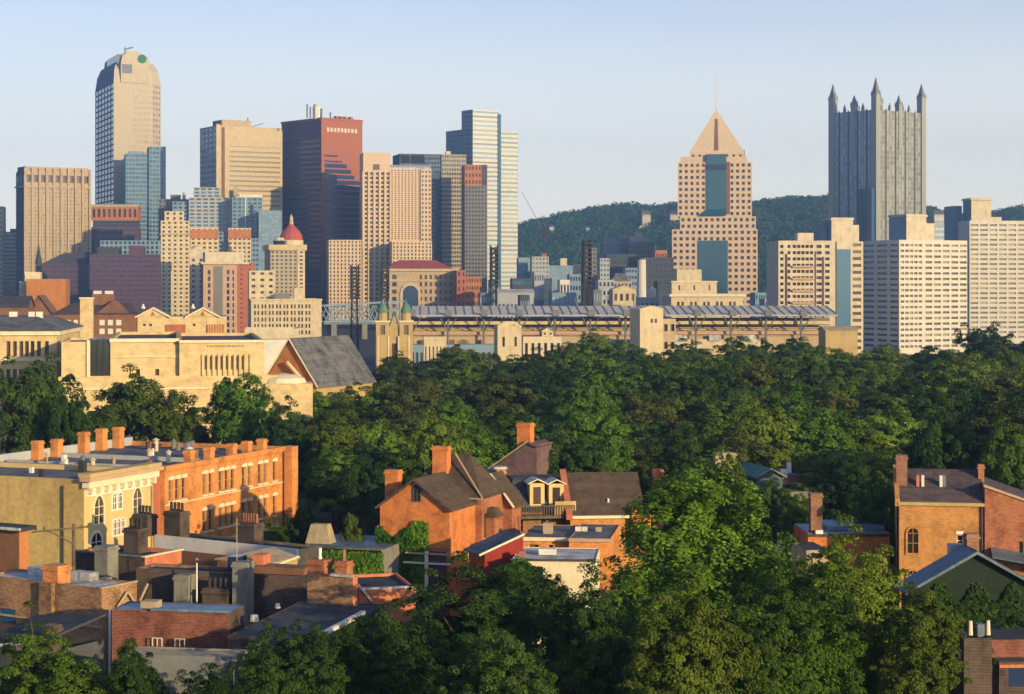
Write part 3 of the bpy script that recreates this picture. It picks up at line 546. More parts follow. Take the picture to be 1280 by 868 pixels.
# arched station block with hipped roof
t = T('station_building', 'stone station block with a great dark arch and red hipped roof, below the pink towers', 'station', 478, 1150, 8, xr=571, l=34)
w = t.w; zt = t.z(337); ax = t.x(513)-t.w*0; 
t.face((0, 0), (1, 0), w, 0, zt, 'wall', 'tan', dict(cols=[(w*.03, w*.09), (w*.13, w*.19)]+[(w*(.50+.067*k), w*(.53+.067*k)) for k in range(7)], rows=[(4+k*4.4, 6.6+k*4.4) for k in range(7)], glass='glass_brown'))
t.vol(0, zt, 'tan', Fs='none', roof='roof_red'); t.cornice(zt-1, 1.2, 1.4, 'limestone'); t.cornice(zt-7, .6, .7, 'limestone')
b = t.P('arch', 'glass_navy'); r = 4.6; zc_ = 22.0
b.add([(ax-r, -.3, 0), (ax+r, -.3, 0)]+[(ax+r*math.cos(math.pi*k/10), -.3, zc_+r*math.sin(math.pi*k/10)) for k in range(11)], [tuple(range(13))])
b = t.P('arch_surround', 'limestone')
for k in range(10):
    a0, a1 = math.pi*k/10, math.pi*(k+1)/10
    q = lambda a, rr, y: (ax+rr*math.cos(a), y, zc_+rr*math.sin(a))
    b.add([q(a0, r, -.7), q(a0, r+1.6, -.7), q(a1, r+1.6, -.7), q(a1, r, -.7), q(a0, r, 0), q(a0, r+1.6, 0), q(a1, r+1.6, 0), q(a1, r, 0)], [(0, 1, 2, 3), (1, 5, 6, 2), (3, 7, 4, 0)])
b.box(ax-r-1.6, ax-r, -.7, -.003, 0, zc_); b.box(ax+r, ax+r+1.6, -.7, -.003, 0, zc_)
t.hip(zt+.41, t.z(325), 'roof_red', w*.05, w*.95, 0, 34, rx=w*.25)
t = T('brick_building', 'orange red brick block with a parapet, right of the arched station block', 'building', 571, 1140, 8, xr=602, l=20)
t.vol(0, t.z(338), 'far_red', x1=t.w*.36, Fs=G(2, 8, .4, .5, glass='glass_brown')); t.vol(0, t.z(346), 'far_orange', x0=t.w*.36+.02, Fs=G(6, 7, .5, .5, glass='glass_brown'))
# twin yellow apartment towers
t = T('apartment_tower', 'tall yellow brick apartment tower, the taller left one with a stepped top', 'apartment tower', 201, 1050, 10, xr=237, l=22)
w = t.w; t.vol(0, t.z(276), 'cream_far', Fs=G(5, 26, .42, .45, glass='glass_brown'), par=1); t.vol(t.z(276), t.z(264), 'cream_far', x0=2, x1=w-3, y0=2, y1=14, Fs=G(3, 2, .4, .5, glass='glass_brown'), wall='penthouse'); t.cornice(t.z(294), .5, 1, 'tan')
t = T('apartment_tower', 'yellow orange apartment building with a dark recess, joined right of the tall yellow tower', 'apartment tower', 238, 1075, 10, xr=314, l=22)
w = t.w; zt = t.z(285)
t.vol(0, zt, 'cream_far', x1=w*.46, Fs=G(5, 24, .5, .5, glass='glass_brown')); t.vol(0, zt, 'cream_far', x0=w*.62, Fs=G(5, 24, .5, .5, glass='glass_brown')); t.vol(0, zt-2, 'bluegrey', x0=w*.46+.02, x1=w*.62-.02, y0=4, Fs=G(2, 24, .6, .6, glass='glass_navy'))
t.P('top_band', 'far_orange').box(0, w*.46, -.3, -.003, zt-6, zt-1); t.P('top_band', 'far_orange').box(w*.62, w, -.3, -.003, zt-6, zt-1)
t = T('apartment_tower', 'slim cream tower with a rounded top, between the tall yellow tower and pink brick building', 'apartment tower', 237, 1010, 10, xr=256, l=14)
w = t.w; t.vol(0, t.z(322), 'pale', Fs=G(2, 15, .4, .5, glass='glass_brown')); t.vol(t.z(322), t.z(311), 'pale', x0=-.4, x1=w+.4, y0=-.4, wall='top_block', par=.6); t.P('top_dome', 'cream_far').dome(w/2, 5, [(3.2, t.z(311)), (2.8, t.z(309)), (1.5, t.z(307)), (.1, t.z(306))])
t = T('apartment_tower', 'pink brick apartment building with cream crown and grey window bays', 'apartment tower', 254, 960, 12, xr=318, l=24)
w = t.w; zt = t.z(328)
t.face((0, 0), (1, 0), w*.66, 0, zt, 'wall', 'pinkstone', dict(cols=[(w*.09, w*.14), (w*.22, w*.28), (w*.30, w*.36), (w*.46, w*.51), (w*.57, w*.60)], rows=[(3+k*3.3, 5.2+k*3.3) for k in range(int(zt/3.3)-1)], glass='glass_navy'))
t.P('bay', 'slab').box(w*.20, w*.38, -.15, -.003, 0, zt-2); t.face((w*.66, 0), (1, 0), w*.34, 0, zt, 'wall', 'far_red', dict(n=2, r=16, fw=.2, fh=.3, glass='glass_brown')); t.vol(0, zt, 'far_red', Fs='none', roof=None)
t.vol(zt, t.z(315), 'pale', x0=1, x1=w*.8, y0=1, wall='crown', roof='roof_white'); t.cornice(zt-1, 1.1, 1.0, 'pale', x1=w*.85)
# domed tower
t = T('domed_tower', 'grey gold tower crowned by a red dome and lantern, left of the dark red tower', 'tower', 338, 1020, 16, xr=381, l=20)
w = t.w; zt = t.z(306)
t.vol(0, zt-3, 'goldgrey', x1=w*.78, Fs=G(6, 22, .5, .5, glass='glass_brown')); t.vol(0, zt-3, 'cream_far', x0=w*.78+.02, y0=-.5, Fs=G(1, 22, .4, .5, glass='glass_brown')); t.P('balcony_ring', 'limestone').box(-1, w+1, -1, 21, zt-3, zt)
dx = t.x(364, 8); t.P('drum', 'cream_far').cyl(dx, 8, 6.6, 6.6, zt, zt+2.5, 12); o = t.P('dome', 'roof_red'); o.dome(dx, 8, [(6.4, zt+2.5), (6.0, zt+5), (4.6, zt+7.5), (2.6, zt+9.5), (1.4, zt+11)], 14); t.P('lantern', 'limestone').cyl(dx, 8, 1.2, 1.0, zt+11, zt+14.5, 8).cyl(dx, 8, 1.1, .1, zt+14.5, zt+16.5, 8)
t.P('cupola', 'black').cyl(t.x(349, 4), 4, 3.2, 3.2, zt, zt+2.2, 10); t.P('cupola_roof', 'pale').cyl(t.x(349, 4), 4, 3.5, 2.2, zt+2.2, zt+3.8, 10)
# cream office block
t = T('office_block', 'broad cream office block with a regular window grid, below the domed tower', 'office block', 314, 850, 10, xr=402, l=24)
w = t.w; zt = t.z(374)
t.face((0, 0), (1, 0), w, 0, zt, 'wall', 'cream_far', dict(cols=[(w*(.04+.104*i+.045*j), w*(.04+.104*i+.045*j)+w*.026) for i in range(8) for j in (0, 1)], rows=[(zt-4.2-k*2.9, zt-2.4-k*2.9) for k in range(5)][::-1], glass='glass_warm'))
t.vol(0, zt, 'cream_far', Fs='none', par=.5, roof='roof_white'); t.vol(0, t.z(338), 'cream_far', x1=w*.38, y0=24.5, y1=38, Fs=G(3, 12, .4, .4, glass='glass_brown')); t.vol(zt, t.z(360), 'cream_far', x0=w*.62, x1=w*.74, y0=5, y1=10, wall='penthouse')
t.P('roof_unit', 'slab').box(w*.34, w*.56, 4, 9, zt-.4, zt+2.6); t.cornice(zt-.7, .4, .5, 'pale')
# pyramid topped tower
D = 1430
t = T('skyscraper', 'pink stone skyscraper with a peach pyramid roof and blue glass centre strip', 'skyscraper', 840, D, -6, xr=947, l=40)
w = t.w; z1 = t.z(287); z2 = t.z(203)
cx0, cx1 = t.x(873), t.x(909.5)
def skipc(i, j): return False
nc = 14; p = w/nc; colsA = [(p*(k+.5)-p*.26, p*(k+.5)+p*.26) for k in range(nc)]; inside = lambda c: c[1] > cx0-.3 and c[0] < cx1+.3
t.face((0, 0), (1, 0), w, 0, z1, 'wall', 'rose', dict(cols=colsA, r=14, fh=.5, za=2, zb=z1, glass='glass_brown', d=.7, skip=lambda i, j: inside(colsA[i]) and j < 12))
t.vol(0, z1, 'rose', Fs='none', roof='roof_grey'); t.P('glass_bay', 'glass_teal').box(cx0, cx1, -.6, -.003, 0, t.z(301))
gb = t.P('mullion', 'glass_navy')
for k in range(9): gb.box(cx0+(cx1-cx0)*k/8-.12, cx0+(cx1-cx0)*k/8+.12, -.75, -.602, 0, t.z(301))
for k in range(11): gb.box(cx0, cx1, -.72, -.602, 4+k*5, 4.3+k*5)
xa, xb = t.x(850), t.x(945); t.vol(z1, t.z(271), 'rose', x0=xa, x1=xb, y0=2, y1=38, Fs=G(13, 2, .5, .5, glass='glass_brown', d=.7))
xa, xb = t.x(847), t.x(940); w3 = xb-xa; u0, u1 = t.x(883)-xa, t.x(908)-xa
zr0 = t.z(271); p = w3/13; cb_ = [(p*(k+.5)-p*.25, p*(k+.5)+p*.25) for k in range(13)]
t.face((xa, 3), (1, 0), w3, zr0, z2, 'wall', 'rose', dict(cols=cb_, r=9, fh=.5, glass='glass_brown', d=.7, skip=lambda i, j: cb_[i][1] > u0-1.2 and cb_[i][0] < u1+1.2)); t.vol(zr0, z2, 'rose', x0=xa, x1=xb, y0=3, y1=37, Fs='none', roof='roof_grey')
b = t.P('glass_strip', 'glass_teal'); b.box(xa+u0, xa+u1, 2.2, 2.997, t.z(262), t.z(193)); b.add([(xa+u0, 2.2, t.z(262)), (xa+u1, 2.2, t.z(262)), (xa+u1, 1.0, t.z(270)), (xa+u0-5.5, 1.0, t.z(270)), (xa+u0-5.5, 3, t.z(270)), (xa+u1, 3, t.z(270)), (xa+u0, 3, t.z(262)), ], [(3, 2, 1, 0), (0, 6, 4, 3)])
t.P('strip_band', 'glass_navy').box(xa+u0-.05, xa+u1+.05, 2.0, 2.197, t.z(213), t.z(206)); t.P('recess_side', 'far_brown').box(xa+u1, xa+u1+2.6, 2.6, 2.997, t.z(268), z2)
for k in range(2):   # shoulder steps
    t.vol(z2, t.z(196+k*-0), 'rose', x0=xa+2+k*(w3*.62), x1=xa+2+k*(w3*.62)+w3*.28, y0=4, y1=36, wall='shoulder')
px0, px1 = t.x(862), t.x(930); cxm, cym = t.x(895.5), 20
t.vol(z2, t.z(190), 'rose', x0=px0, x1=px1, y0=5, y1=35, Fs=dict(n=8, r=1, fw=.4, fh=.5, glass='glass_brown'), wall='pyramid_base', roof=None)
py = t.P('pyramid_roof', 'rose'); py.loft([(px0, 5), (px1, 5), (px1, 35), (px0, 35)], t.z(190), [(cxm-2.6, 18), (cxm+2.6, 18), (cxm+2.6, 22), (cxm-2.6, 22)], t.z(141)); py.cyl(cxm, 20, 2.9, .2, t.z(141), t.z(133), 4, math.pi/4)
sl_ = t.P('roof_slot', 'far_brown'); y_a, y_b = 5+13*.04, 5+13*.878
sl_.add([(cxm-1.6, y_a-.35, t.z(188)), (cxm+1.6, y_a-.35, t.z(188)), (cxm+.9, y_b-.35, t.z(147)), (cxm-.9, y_b-.35, t.z(147)), (cxm-1.6, y_a+2, t.z(188)), (cxm+1.6, y_a+2, t.z(188)), (cxm+.9, y_b+2, t.z(147)), (cxm-.9, y_b+2, t.z(147))], [(0, 1, 2, 3), (0, 3, 7, 4), (1, 5, 6, 2)])
t.P('mast', 'offwhite').tube((cxm, 20, t.z(134)), (cxm, 20, t.z(90)), .42, .18)
for q in (865, 929): t.P('dormer', 'slab').box(t.x(q)-1.2, t.x(q)+1.2, 5.5, 8, z2, t.z(188))
# spired glass tower
D = 1461
t = T('skyscraper', 'silver glass skyscraper crowned with pointed spires, on the right of the skyline', 'skyscraper', 1095, D, 39, xl=1038, xr=1155)
w, l = t.w, t.l; zt = t.z(137)
def bays(W_): 
    cs = []; n_ = 5; p = W_/n_
    for k in range(n_):
        for q in range(3): cs.append((p*k+p*(.12+.27*q), p*k+p*(.12+.27*q)+p*.23))
    return cs
t.face((0, 0), (1, 0), w, 0, zt, 'wall', 'silver_frame', dict(cols=bays(w), r=42, fh=.78, glass='glass_silver', d=.25)); t.face((0, l), (0, -1), l, 0, zt, 'wall', 'bluegrey', dict(cols=bays(l), r=42, fh=.84, glass='glass_cool', d=.25))  # left face: shade and sky reflection put into bluer wall and glass
t.vol(0, zt, 'silver_frame', Fs='none', Ls='none', roof=None); t.P('roof', 'roof_grey').quad((0, 0, zt), (w, 0, zt), (w, l, zt), (0, l, zt))
rc = t.P('recess_fin', 'darkgrey')
for k in range(1, 5):
    rc.box(w*k/5-.5, w*k/5+.5, -.5, -.003, 0, zt+1); rc.box(-.5, -.003, l*k/5-.5, l*k/5+.5, 0, zt+1)
def spire(x, y, h0, h1, h2, r, big):
    b = t.P('spire', 'silver_frame'); b.loft([(x-r, y-r), (x+r, y-r), (x+r, y+r), (x-r, y+r)], h0, [(x-r, y-r), (x+r, y-r), (x+r, y+r), (x-r, y+r)], h1); 
    b2 = t.P('spire_tip', 'steel'); b2.cyl(x, y, r*1.30, .12, h1, h2, 4, math.pi/4)
    if big:
        for ddx in (-r, r):
            for ddy in (-r, r): b2.cyl(x+ddx*.95, y+ddy*.95, .7, .05, h1-1.5, h1+3, 4)
r = 2.5
for (x, y, py1, py2) in ((r-1.2, r-1.2, 117, 96), (r-1.2, l-r+1, 118, 99), (w-r+1, r-1.2, 116, 99), (w-r+1, l-r+1, 116, 99)): spire(x, y, 0 if x+y < w+l-9 else zt, t.z(py1), t.z(py2), r, 1)
for k in (1, 2, 3, 4):
    mid = None
for fx in (.5,): 
    spire(w*fx, 1.5, zt-30, t.z(128), t.z(116), 2.0, 1); spire(1.5, l*fx, zt-30, t.z(128), t.z(116), 2.0, 1); spire(w*fx, l-1.5, zt, t.z(128), t.z(116), 2.0, 1); spire(w-1.5, l*fx, zt, t.z(128), t.z(116), 2.0, 1)
for fx in (.3, .7): spire(w*fx, .9, zt-20, t.z(133), t.z(127), .9, 0); spire(.9, l*fx, zt-20, t.z(133), t.z(127), .9, 0)
t.P('low_block', 'glass_blue').box(-5, -.6, 0, l*.28, 0, t.z(236)); 

# ---------------- apartment slabs on the right ----------------
def apt(spec_n, r): return dict(n=spec_n, r=r, fw=.78, fh=.42, glass='glass_warm', d=.5)
t = T('apartment_building', 'beige apartment block with dark recessed balconies and a small penthouse', 'apartment building', 973, 715, 4, xr=1044, l=22)
w = t.w; zt = t.z(301)
t.face((0, 0), (1, 0), w, 0, zt, 'wall', 'pale', dict(cols=[(w*.03, w*.09), (w*.16, w*.21)]+[(w*(.25+.075*k), w*(.31+.075*k)) for k in range(5)]+[(w*.67, w*.76), (w*.82, w*.90)], r=17, fh=.48, za=4, zb=zt-1, glass='glass_brown', d=.9)); t.vol(0, zt, 'pale', Fs='none', roof='roof_white', par=.6)
t.P('balcony_shaft', 'maroon').box(w*.12, w*.155, -.2, -.003, 6, zt-5); t.P('balcony_shaft', 'maroon').box(w*.64, w*.66, -.2, -.003, 6, zt-4); t.P('balcony_shaft', 'maroon').box(w*.77, w*.80, -.2, -.003, 6, zt-6)
for k in range(6): t.P('balcony', 'pinkstone').box(w*.24, w*.62, -.9, -.003, 12+k*4.5, 12.8+k*4.5)
t.vol(zt, t.z(291), 'pale', x0=t.x(1000), x1=t.x(1020), y0=4, y1=10, wall='penthouse')
t = T('apartment_building', 'narrow white apartment tower with a dark blue glass strip, right of the beige balconied block', 'apartment building', 1046, 735, 6, xr=1079, l=26)
w = t.w; zt = t.z(302)
t.face((0, 0), (1, 0), w, 0, zt, 'wall', 'pale', dict(cols=[(w*.60, w*.92)], r=17, fh=.45, glass='glass_warm')); t.vol(0, zt, 'pale', Fs='none', par=.6); t.P('glass_strip', 'glass_blue').box(w*.0, w*.52, -.3, -.003, 0, zt-3)
t.vol(zt, t.z(272), 'pale', x0=t.x(1042), x1=t.x(1069), y0=3, y1=16, Fs=None, wall='lift_tower', Lmat='bluegrey'); t.vol(zt, t.z(281), 'pale', x0=t.x(1069)+.02, x1=t.x(1077.5), y0=4, y1=15, wall='lift_tower'); t.cornice(t.z(275), .3, .8, 'pale', x0=t.x(1042), x1=t.x(1069), y0=3, y1=16)  # lift tower's left side: blue shade put into its colour
t.vol(zt-12, t.z(281), 'bluegrey', x0=-3.6, x1=-1.5, y0=8, y1=16, wall='duct_tower')
t = T('apartment_building', 'large white apartment slab with shaded blue left face and bright gridded right face', 'apartment building', 1124, 770, 28, xl=1077, xr=1209)
w, l = t.w, t.l; zt = t.z(300)
t.vol(0, zt, 'white', Fs=dict(cols=[(w*(.02+.065*k), w*(.02+.065*k)+w*.05) for k in range(5)]+[(w*(.38+.128*k), w*(.38+.128*k)+w*.098) for k in range(5)][:5], r=19, fh=.42, za=2, zb=zt-1, glass='glass_tan', d=.5), Ls=dict(cols=[(l*.05, l*.34), (l*.42, l*.68), (l*.76, l*.97)], r=19, fh=.42, za=2, zb=zt-1, glass='glass_blue', d=.5), par=.8, roof='roof_white')  # blue glass on the left puts that face's shade into colour
t.vol(zt-.5, t.z(267), 'pale', x0=t.x(1133, 5), x1=t.x(1158, 5), y0=5, y1=16, wall='lift_tower', Lmat='bluegrey'); t.vol(zt-.5, t.z(278), 'pale', x0=t.x(1158, 5)+.02, x1=t.x(1170, 5), y0=6, y1=14, wall='lift_tower'); t.cornice(t.z(270), .35, .8, 'pale', x0=t.x(1133, 5), x1=t.x(1158, 5), y0=5, y1=16)  # blue grey left side carries the lift tower's shade as colour
t = T('apartment_building', 'rightmost white apartment tower with a stepped shadow and penthouse', 'apartment building', 1212, 900, 7, xr=1330, l=30)
w = t.w; zt = t.z(276)
nA = 10; t.vol(0, zt, 'white', Fs=dict(n=nA, r=24, fw=.78, fh=.42, za=2, zb=zt-1, glass='glass_tan', d=.5), par=.8, roof='roof_white'); t.vol(zt-.5, t.z(247), 'pale', x0=t.x(1218), x1=t.x(1243), y0=4, y1=15, wall='lift_tower', Lmat='bluegrey'); t.vol(zt-.5, t.z(271), 'pale', x0=t.x(1243)+.02, x1=t.x(1257), y0=5, y1=14, wall='lift_tower'); t.cornice(t.z(250), .5, 1.0, 'pale', x0=t.x(1218), x1=t.x(1243), y0=4, y1=15)  # shade of the lift tower's left side is coloured in blue grey
t.vol(0, t.z(256), 'bluegrey', x0=t.x(1206), x1=t.x(1217.5), y0=16, y1=28)
t = T('office_block', 'grey blue glass block between the white apartment slab and the rightmost apartment tower', 'office block', 1168, 1150, 6, xr=1213, l=30)
t.vol(0, t.z(276), 'palegrey', Fs=G(1, 20, .96, .5, glass='glass_sky'), roof='roof_white'); t.P('satellite_dish', 'white').dome(t.w*.78, -.5, [(1.0, t.z(303)), (2.2, t.z(300)), (2.6, t.z(297)), (.2, t.z(297)-.1)])
# ---------------- middle distance: city blocks before the hill ----------------
rnd = random.Random(11)
def blk(label, px0, px1, py, D, mat, n=4, r=4, glass='glass_navy', a=4, l=16, roof='roof_grey', fw=.5, fh=.45, name='office_block', cat='office block'):
    t = T(name, label, cat, px0, D, a, xr=px1, l=l); t.vol(0, t.z(py), mat, Fs=G(n, r, fw, fh, glass=glass, d=.3), roof=roof); return t
t = blk('blue grey glass block with ribbed front, rightmost base beside the white stepped tower', 648, 664, 322, 1250, 'bluegrey', 4, 16, 'glass_sky', fw=.6)
t = blk('pale grey twin bay block, second one right of the white stepped tower', 665, 686, 321, 1220, 'palegrey', 5, 16, 'glass_blue'); t.vol(t.z(321), t.z(317), 'far_red', x0=t.w*.6, x1=t.w*.9, y0=3, y1=8, wall='penthouse')
t = blk('teal grey low block with a cream rooftop house, left of the right lattice mast', 686, 716, 332, 1230, 'bluegrey', 7, 12, 'glass_sky'); t.vol(t.z(332), t.z(323), 'pale', x0=t.w*.5, x1=t.w*.78, y0=3, y1=9, wall='penthouse')
blk('dark banded low block in front of the pale grey twin bay block', 640, 690, 348, 1120, 'darkgrey', 1, 6, 'glass_blue', fw=.95)
t = blk('long lavender grey shed with a rounded roof end, low behind the stadium roof', 622, 668, 366, 1050, 'palegrey', 9, 1, 'glass_navy'); t.gable(t.z(366), t.z(362), 'roof_white', 'palegrey')
blk('small blue grey block behind the stadium roof, left of the right lattice mast', 690, 722, 366, 1040, 'bluegrey', 6, 3, 'glass_sky')
blk('dark brown narrow office tower standing directly behind the right lattice mast', 729, 746, 310, 1300, 'slab', 3, 18)
blk('grey lavender narrow block just right of the right lattice mast', 750, 762, 323, 1260, 'palegrey', 3, 14, 'glass_blue')
blk('wide dark navy block below the wooded ridge with a pale roof', 758, 800, 318, 1380, 'darkgrey', 10, 12, roof='roof_white')
blk('bluish block with a white roof edge under the ridge, behind the wide dark navy block', 754, 784, 297, 1500, 'bluegrey', 8, 16, 'glass_navy', roof='roof_white')
t = blk('grey block with a red capped penthouse above the white chimney stack', 786, 818, 303, 1480, 'slab', 7, 16); t.vol(t.z(303), t.z(296), 'palegrey', x0=t.w*.1, x1=t.w*.9, y0=2, y1=12, wall='penthouse', roof='roof_red'); t.vol(t.z(296), t.z(291), 'pale', x0=t.w*.3, x1=t.w*.6, y0=4, y1=9, wall='penthouse')
blk('dark block right of the white chimney stack, under the small orange brick block', 805, 842, 322, 1340, 'darkgrey', 8, 12)
blk('small orange brick block left of the pyramid topped tower', 819, 834, 313, 1360, 'far_orange', 4, 6, 'glass_brown')
t = blk('tan block with a grey mansard, left of the white chimney stack', 762, 790, 352, 1180, 'tan', 6, 6, 'glass_brown'); t.P('mansard', 'roof_grey').loft([(1, 0), (t.w-1, 0), (t.w-1, 14), (1, 14)], t.z(352), [(4, 3), (t.w-4, 3), (t.w-4, 11), (4, 11)], t.z(342))
t = blk('cream house-like building with a shallow gable, in front of the tan mansard block', 766, 795, 362, 1020, 'cream_far', 4, 3, 'glass_warm'); t.gable(t.z(362), t.z(357), 'trim', 'cream_far', ax='y')
blk('white framed grey office block above the stadium roof, left of the cream gabled building', 748, 768, 350, 1090, 'palegrey', 4, 6)
t = T('chimney_stack', 'tall round white chimney stack rising behind the stadium roof', 'chimney', 802, 1000, 0, w=2, l=2)
t.P('shaft', 'white').cyl(0, 0, 2.7, 2.2, 0, t.z(325), 14); t.P('rim', 'slab').cyl(0, 0, 2.35, 2.35, t.z(325), t.z(323.5), 14); t.P('base', 'pale').box(-4, 4, -4, 4, 0, t.z(372))
t = blk('small white domed block with a blue roof, right of the white chimney stack', 800, 824, 372, 960, 'palegrey', 4, 2, roof='roof_blue'); t.P('water_tank', 'offwhite').cyl(t.w*.7, 5, 2.2, 2.2, t.z(372), t.z(362), 10).cyl(t.w*.7, 5, 2.2, .3, t.z(362), t.z(358), 10)
blk('dark blue glass block squeezed between the white domed block and the tiered cream hall', 822, 838, 352, 1100, 'darkgrey', 3, 9, 'glass_blue')
for (p0, p1, py, D, m_, n, r_, g_, lb) in [(668, 680, 340, 1080, 'palegrey', 4, 5, 'glass_blue', 'small pale block low between the dark banded block and the teal grey block'), (700, 712, 350, 1060, 'offwhite', 3, 3, 'glass_navy', 'small white block low under the teal grey block'), (712, 726, 343, 1150, 'bluegrey', 4, 6, 'glass_navy', 'blue block just left of the right lattice mast, above the stadium roof'),
        (742, 752, 362, 1010, 'steel', 3, 3, 'glass_sky', 'small dark block at the foot of the right lattice mast'), (716, 732, 330, 1400, 'darkgrey', 5, 12, 'glass_blue', 'dark blue block behind and left of the right lattice mast'), (782, 800, 335, 1270, 'bluegrey', 5, 9, 'glass_navy', 'blue grey block behind the tan mansard block'), (828, 840, 338, 1420, 'palegrey', 3, 9, 'glass_navy', 'pale block wedged between the orange block and the pyramid topped tower'),
        (650, 662, 369, 1000, 'darkgrey', 4, 2, 'glass_sky', 'low dark block in front of the long lavender shed'), (944, 960, 366, 1150, 'bluegrey', 5, 4, 'glass_blue', 'low blue block right of the tiered cream hall'), (956, 975, 374, 1080, 'palegrey', 6, 3, 'glass_blue', 'low pale blue block left of the beige balconied apartments'), (612, 624, 350, 1200, 'bluegrey', 4, 6, 'glass_navy', 'blue block behind the mast in front of the white stepped tower'), (600, 616, 366, 1060, 'steel', 5, 3, 'glass_sky', 'low grey block right of the orange red brick block')]:
    blk(lb, p0, p1, py, D, m_, n, r_, g_, fw=.6)
# classical tiered cream building
t = T('civic_hall', 'cream tiered classical hall in front of the pyramid topped tower', 'hall', 839, 930, 5, xr=929, l=26)
w = t.w; zt = t.z(368)
t.face((0, 0), (1, 0), w, 0, zt, 'wall', 'cream_far', dict(cols=[(w*(.08+.18*i+.06*j), w*(.08+.18*i+.06*j)+w*.035) for i in range(5) for j in (0, 1)], rows=[(zt-7.5, zt-3.6)], glass='glass_warm', d=.6)); t.vol(0, zt, 'cream_far', Fs='none', roof='roof_white'); t.cornice(zt-1.2, 1.0, 1.3, 'trim')
t.vol(zt, t.z(352), 'cream_far', x0=.6, x1=t.x(897), y0=2, y1=18, wall='upper_tier', Fs=dict(n=3, r=1, fw=.1, fh=.4, glass='glass_brown'), roof='roof_white'); t.cornice(t.z(353), .4, .6, 'trim', .6, t.x(897), 2, 18)
t.vol(t.z(352), t.z(337), 'cream_far', x0=t.x(848), x1=t.x(879), y0=4, y1=14, wall='top_tier', roof='roof_white')
# houses on the ridge
for k, (px, py, s_, c_, lb) in enumerate([(687, 284, 6, 'offwhite', 'small pale house half hidden low on the left part of the wooded ridge'), (733, 285, 5, 'offwhite', 'tiny white house on the wooded ridge above the right lattice mast'), (779, 286, 5.5, 'white', 'bright white house on the wooded ridge, left of the triangular gabled one'), (799, 284, 8, 'offwhite', 'triangular gabled white house on the wooded ridge below the crest'),
        (803, 268, 11, 'pale', 'long pale house on the ridge crest left of the pyramid topped tower'), (838, 268, 12, 'rose', 'pinkish house on the ridge crest touching the pyramid topped tower'), (1168, 268, 13, 'offwhite', 'white house on the ridge between the spired glass tower and rightmost apartments'), (1185, 271, 9, 'palegrey', 'small grey house on the far right ridge beside the white one')]):
    D = 2400; x = X(px, D); gz = hill_z(x, D); h = Z(py, D)
    t = T('hillside_house', lb, 'house', px, D, 6, w=s_*.95, l=8)
    t.vol(min(gz, h)-4, h, c_, Fs=dict(n=3, r=1, fw=.3, fh=.3, za=h-4, zb=h, glass='glass')); t.gable(h, h+s_*.38, 'roof_slate' if k % 2 else 'roof_grey', c_, ax='y' if k == 3 else 'x')
# hill-top mast and crane
t = T('crane', 'thin slanting crane jib above the left end of the ridge, beside the white stepped tower', 'crane', 680, 1650, 0, w=1, l=1)
t.P('tower', 'iron').tube((0, 0, 0), (0, 0, t.z(282)), .9); t.P('jib', 'steel').tube((0, 0, t.z(290)), (t.x(652), 0, t.z(240)), .32, .16); t.P('cab', 'iron').box(-2.4, 2.4, -1, 1, t.z(294), t.z(285)); t.P('counter_jib', 'iron').tube((0, 0, t.z(290)), (t.x(686), 0, t.z(279)), .8, .4)

# ---------------- stadium with its light masts ----------------
SD = 650
t = T('stadium', 'long stadium stand with a ribbed grey canopy and dark steel props, above the trees', 'stadium', 515, SD, 3, xr=1042, l=40)
w = t.w; zr = t.z(386)
n = 12; p = w/n
def ry(x): return 3*math.sin(math.pi*x/w)
for k in range(n):
    a_, b_ = k*p+.15, (k+1)*p-.15
    if 7.9 < k+.5 < 8.2: continue
    t.P('canopy', 'stadium_roof').slab([(a_, -7, zr-2.1), (b_, -7, zr-2.1), (b_, 12, zr+.7), (a_, 12, zr+.7)], .5) if False else MB().slab([(a_, -7, zr-2.1), (b_, -7, zr-2.1), (b_, 12, zr+.7), (a_, 12, zr+.7)], .5).build('canopy_panel', 'stadium_roof', t.root)
    rb = MB()
    for q in range(5): xx = a_+(b_-a_)*q/4; rb.tube((xx, -7, zr-1.95), (xx, 12, zr+.85), .16, n=4)
    rb.tube((a_, -7.2, zr-2.35), (b_, -7.2, zr-2.35), .28, n=4); rb.build('canopy_rib', 'palegrey', t.root)
    pr = MB(); xx = a_
    pr.tube((xx, -3, 0), (xx, -3, zr-2), .38, n=6).tube((xx, -3, zr-8), (xx-3.2, -6, zr-2.1), .22, n=5).tube((xx, -3, zr-8), (xx+3.2, -6, zr-2.1), .22, n=5).box(xx-1.1, xx+1.1, -7.8, -6.6, zr-2.5, zr-.3); pr.build('canopy_prop', 'steel', t.root)
t.P('rear_wall', 'slab').box(0, w, 6, 12, 0, zr-3.4); t.P('deck', 'tan').box(0, w, 0, 5.9, 0, zr-9.5)
for z_, m_2 in ((zr-5.4, 'cream_far'), (zr-8.9, 'pinkstone')): t.P('deck_front', m_2).box(0, w, -.8, -.1, z_, z_+1.1)
st = t.P('seating_tier', 'tan')
for q in range(6): st.box(0, w, .2+q*.95, 1.1+q*.95, zr-9.4+q*.62, zr-8.9+q*.62)
for a_, b_, m_2 in ((.02, .10, 'far_brown'), (.16, .26, 'tan'), (.44, .53, 'glass_navy'), (.60, .84, 'cream_far')):
    t.P('concourse_wall', m_2).box(w*a_, w*b_, -1.6, -.81, 0, zr-10.5)
for k in range(3): MB().box(w*(.62+.08*k), w*(.62+.08*k)+4, -2.4, -1.62, zr-11, zr-9).build('concourse_lantern', 'roof_white', t.root)
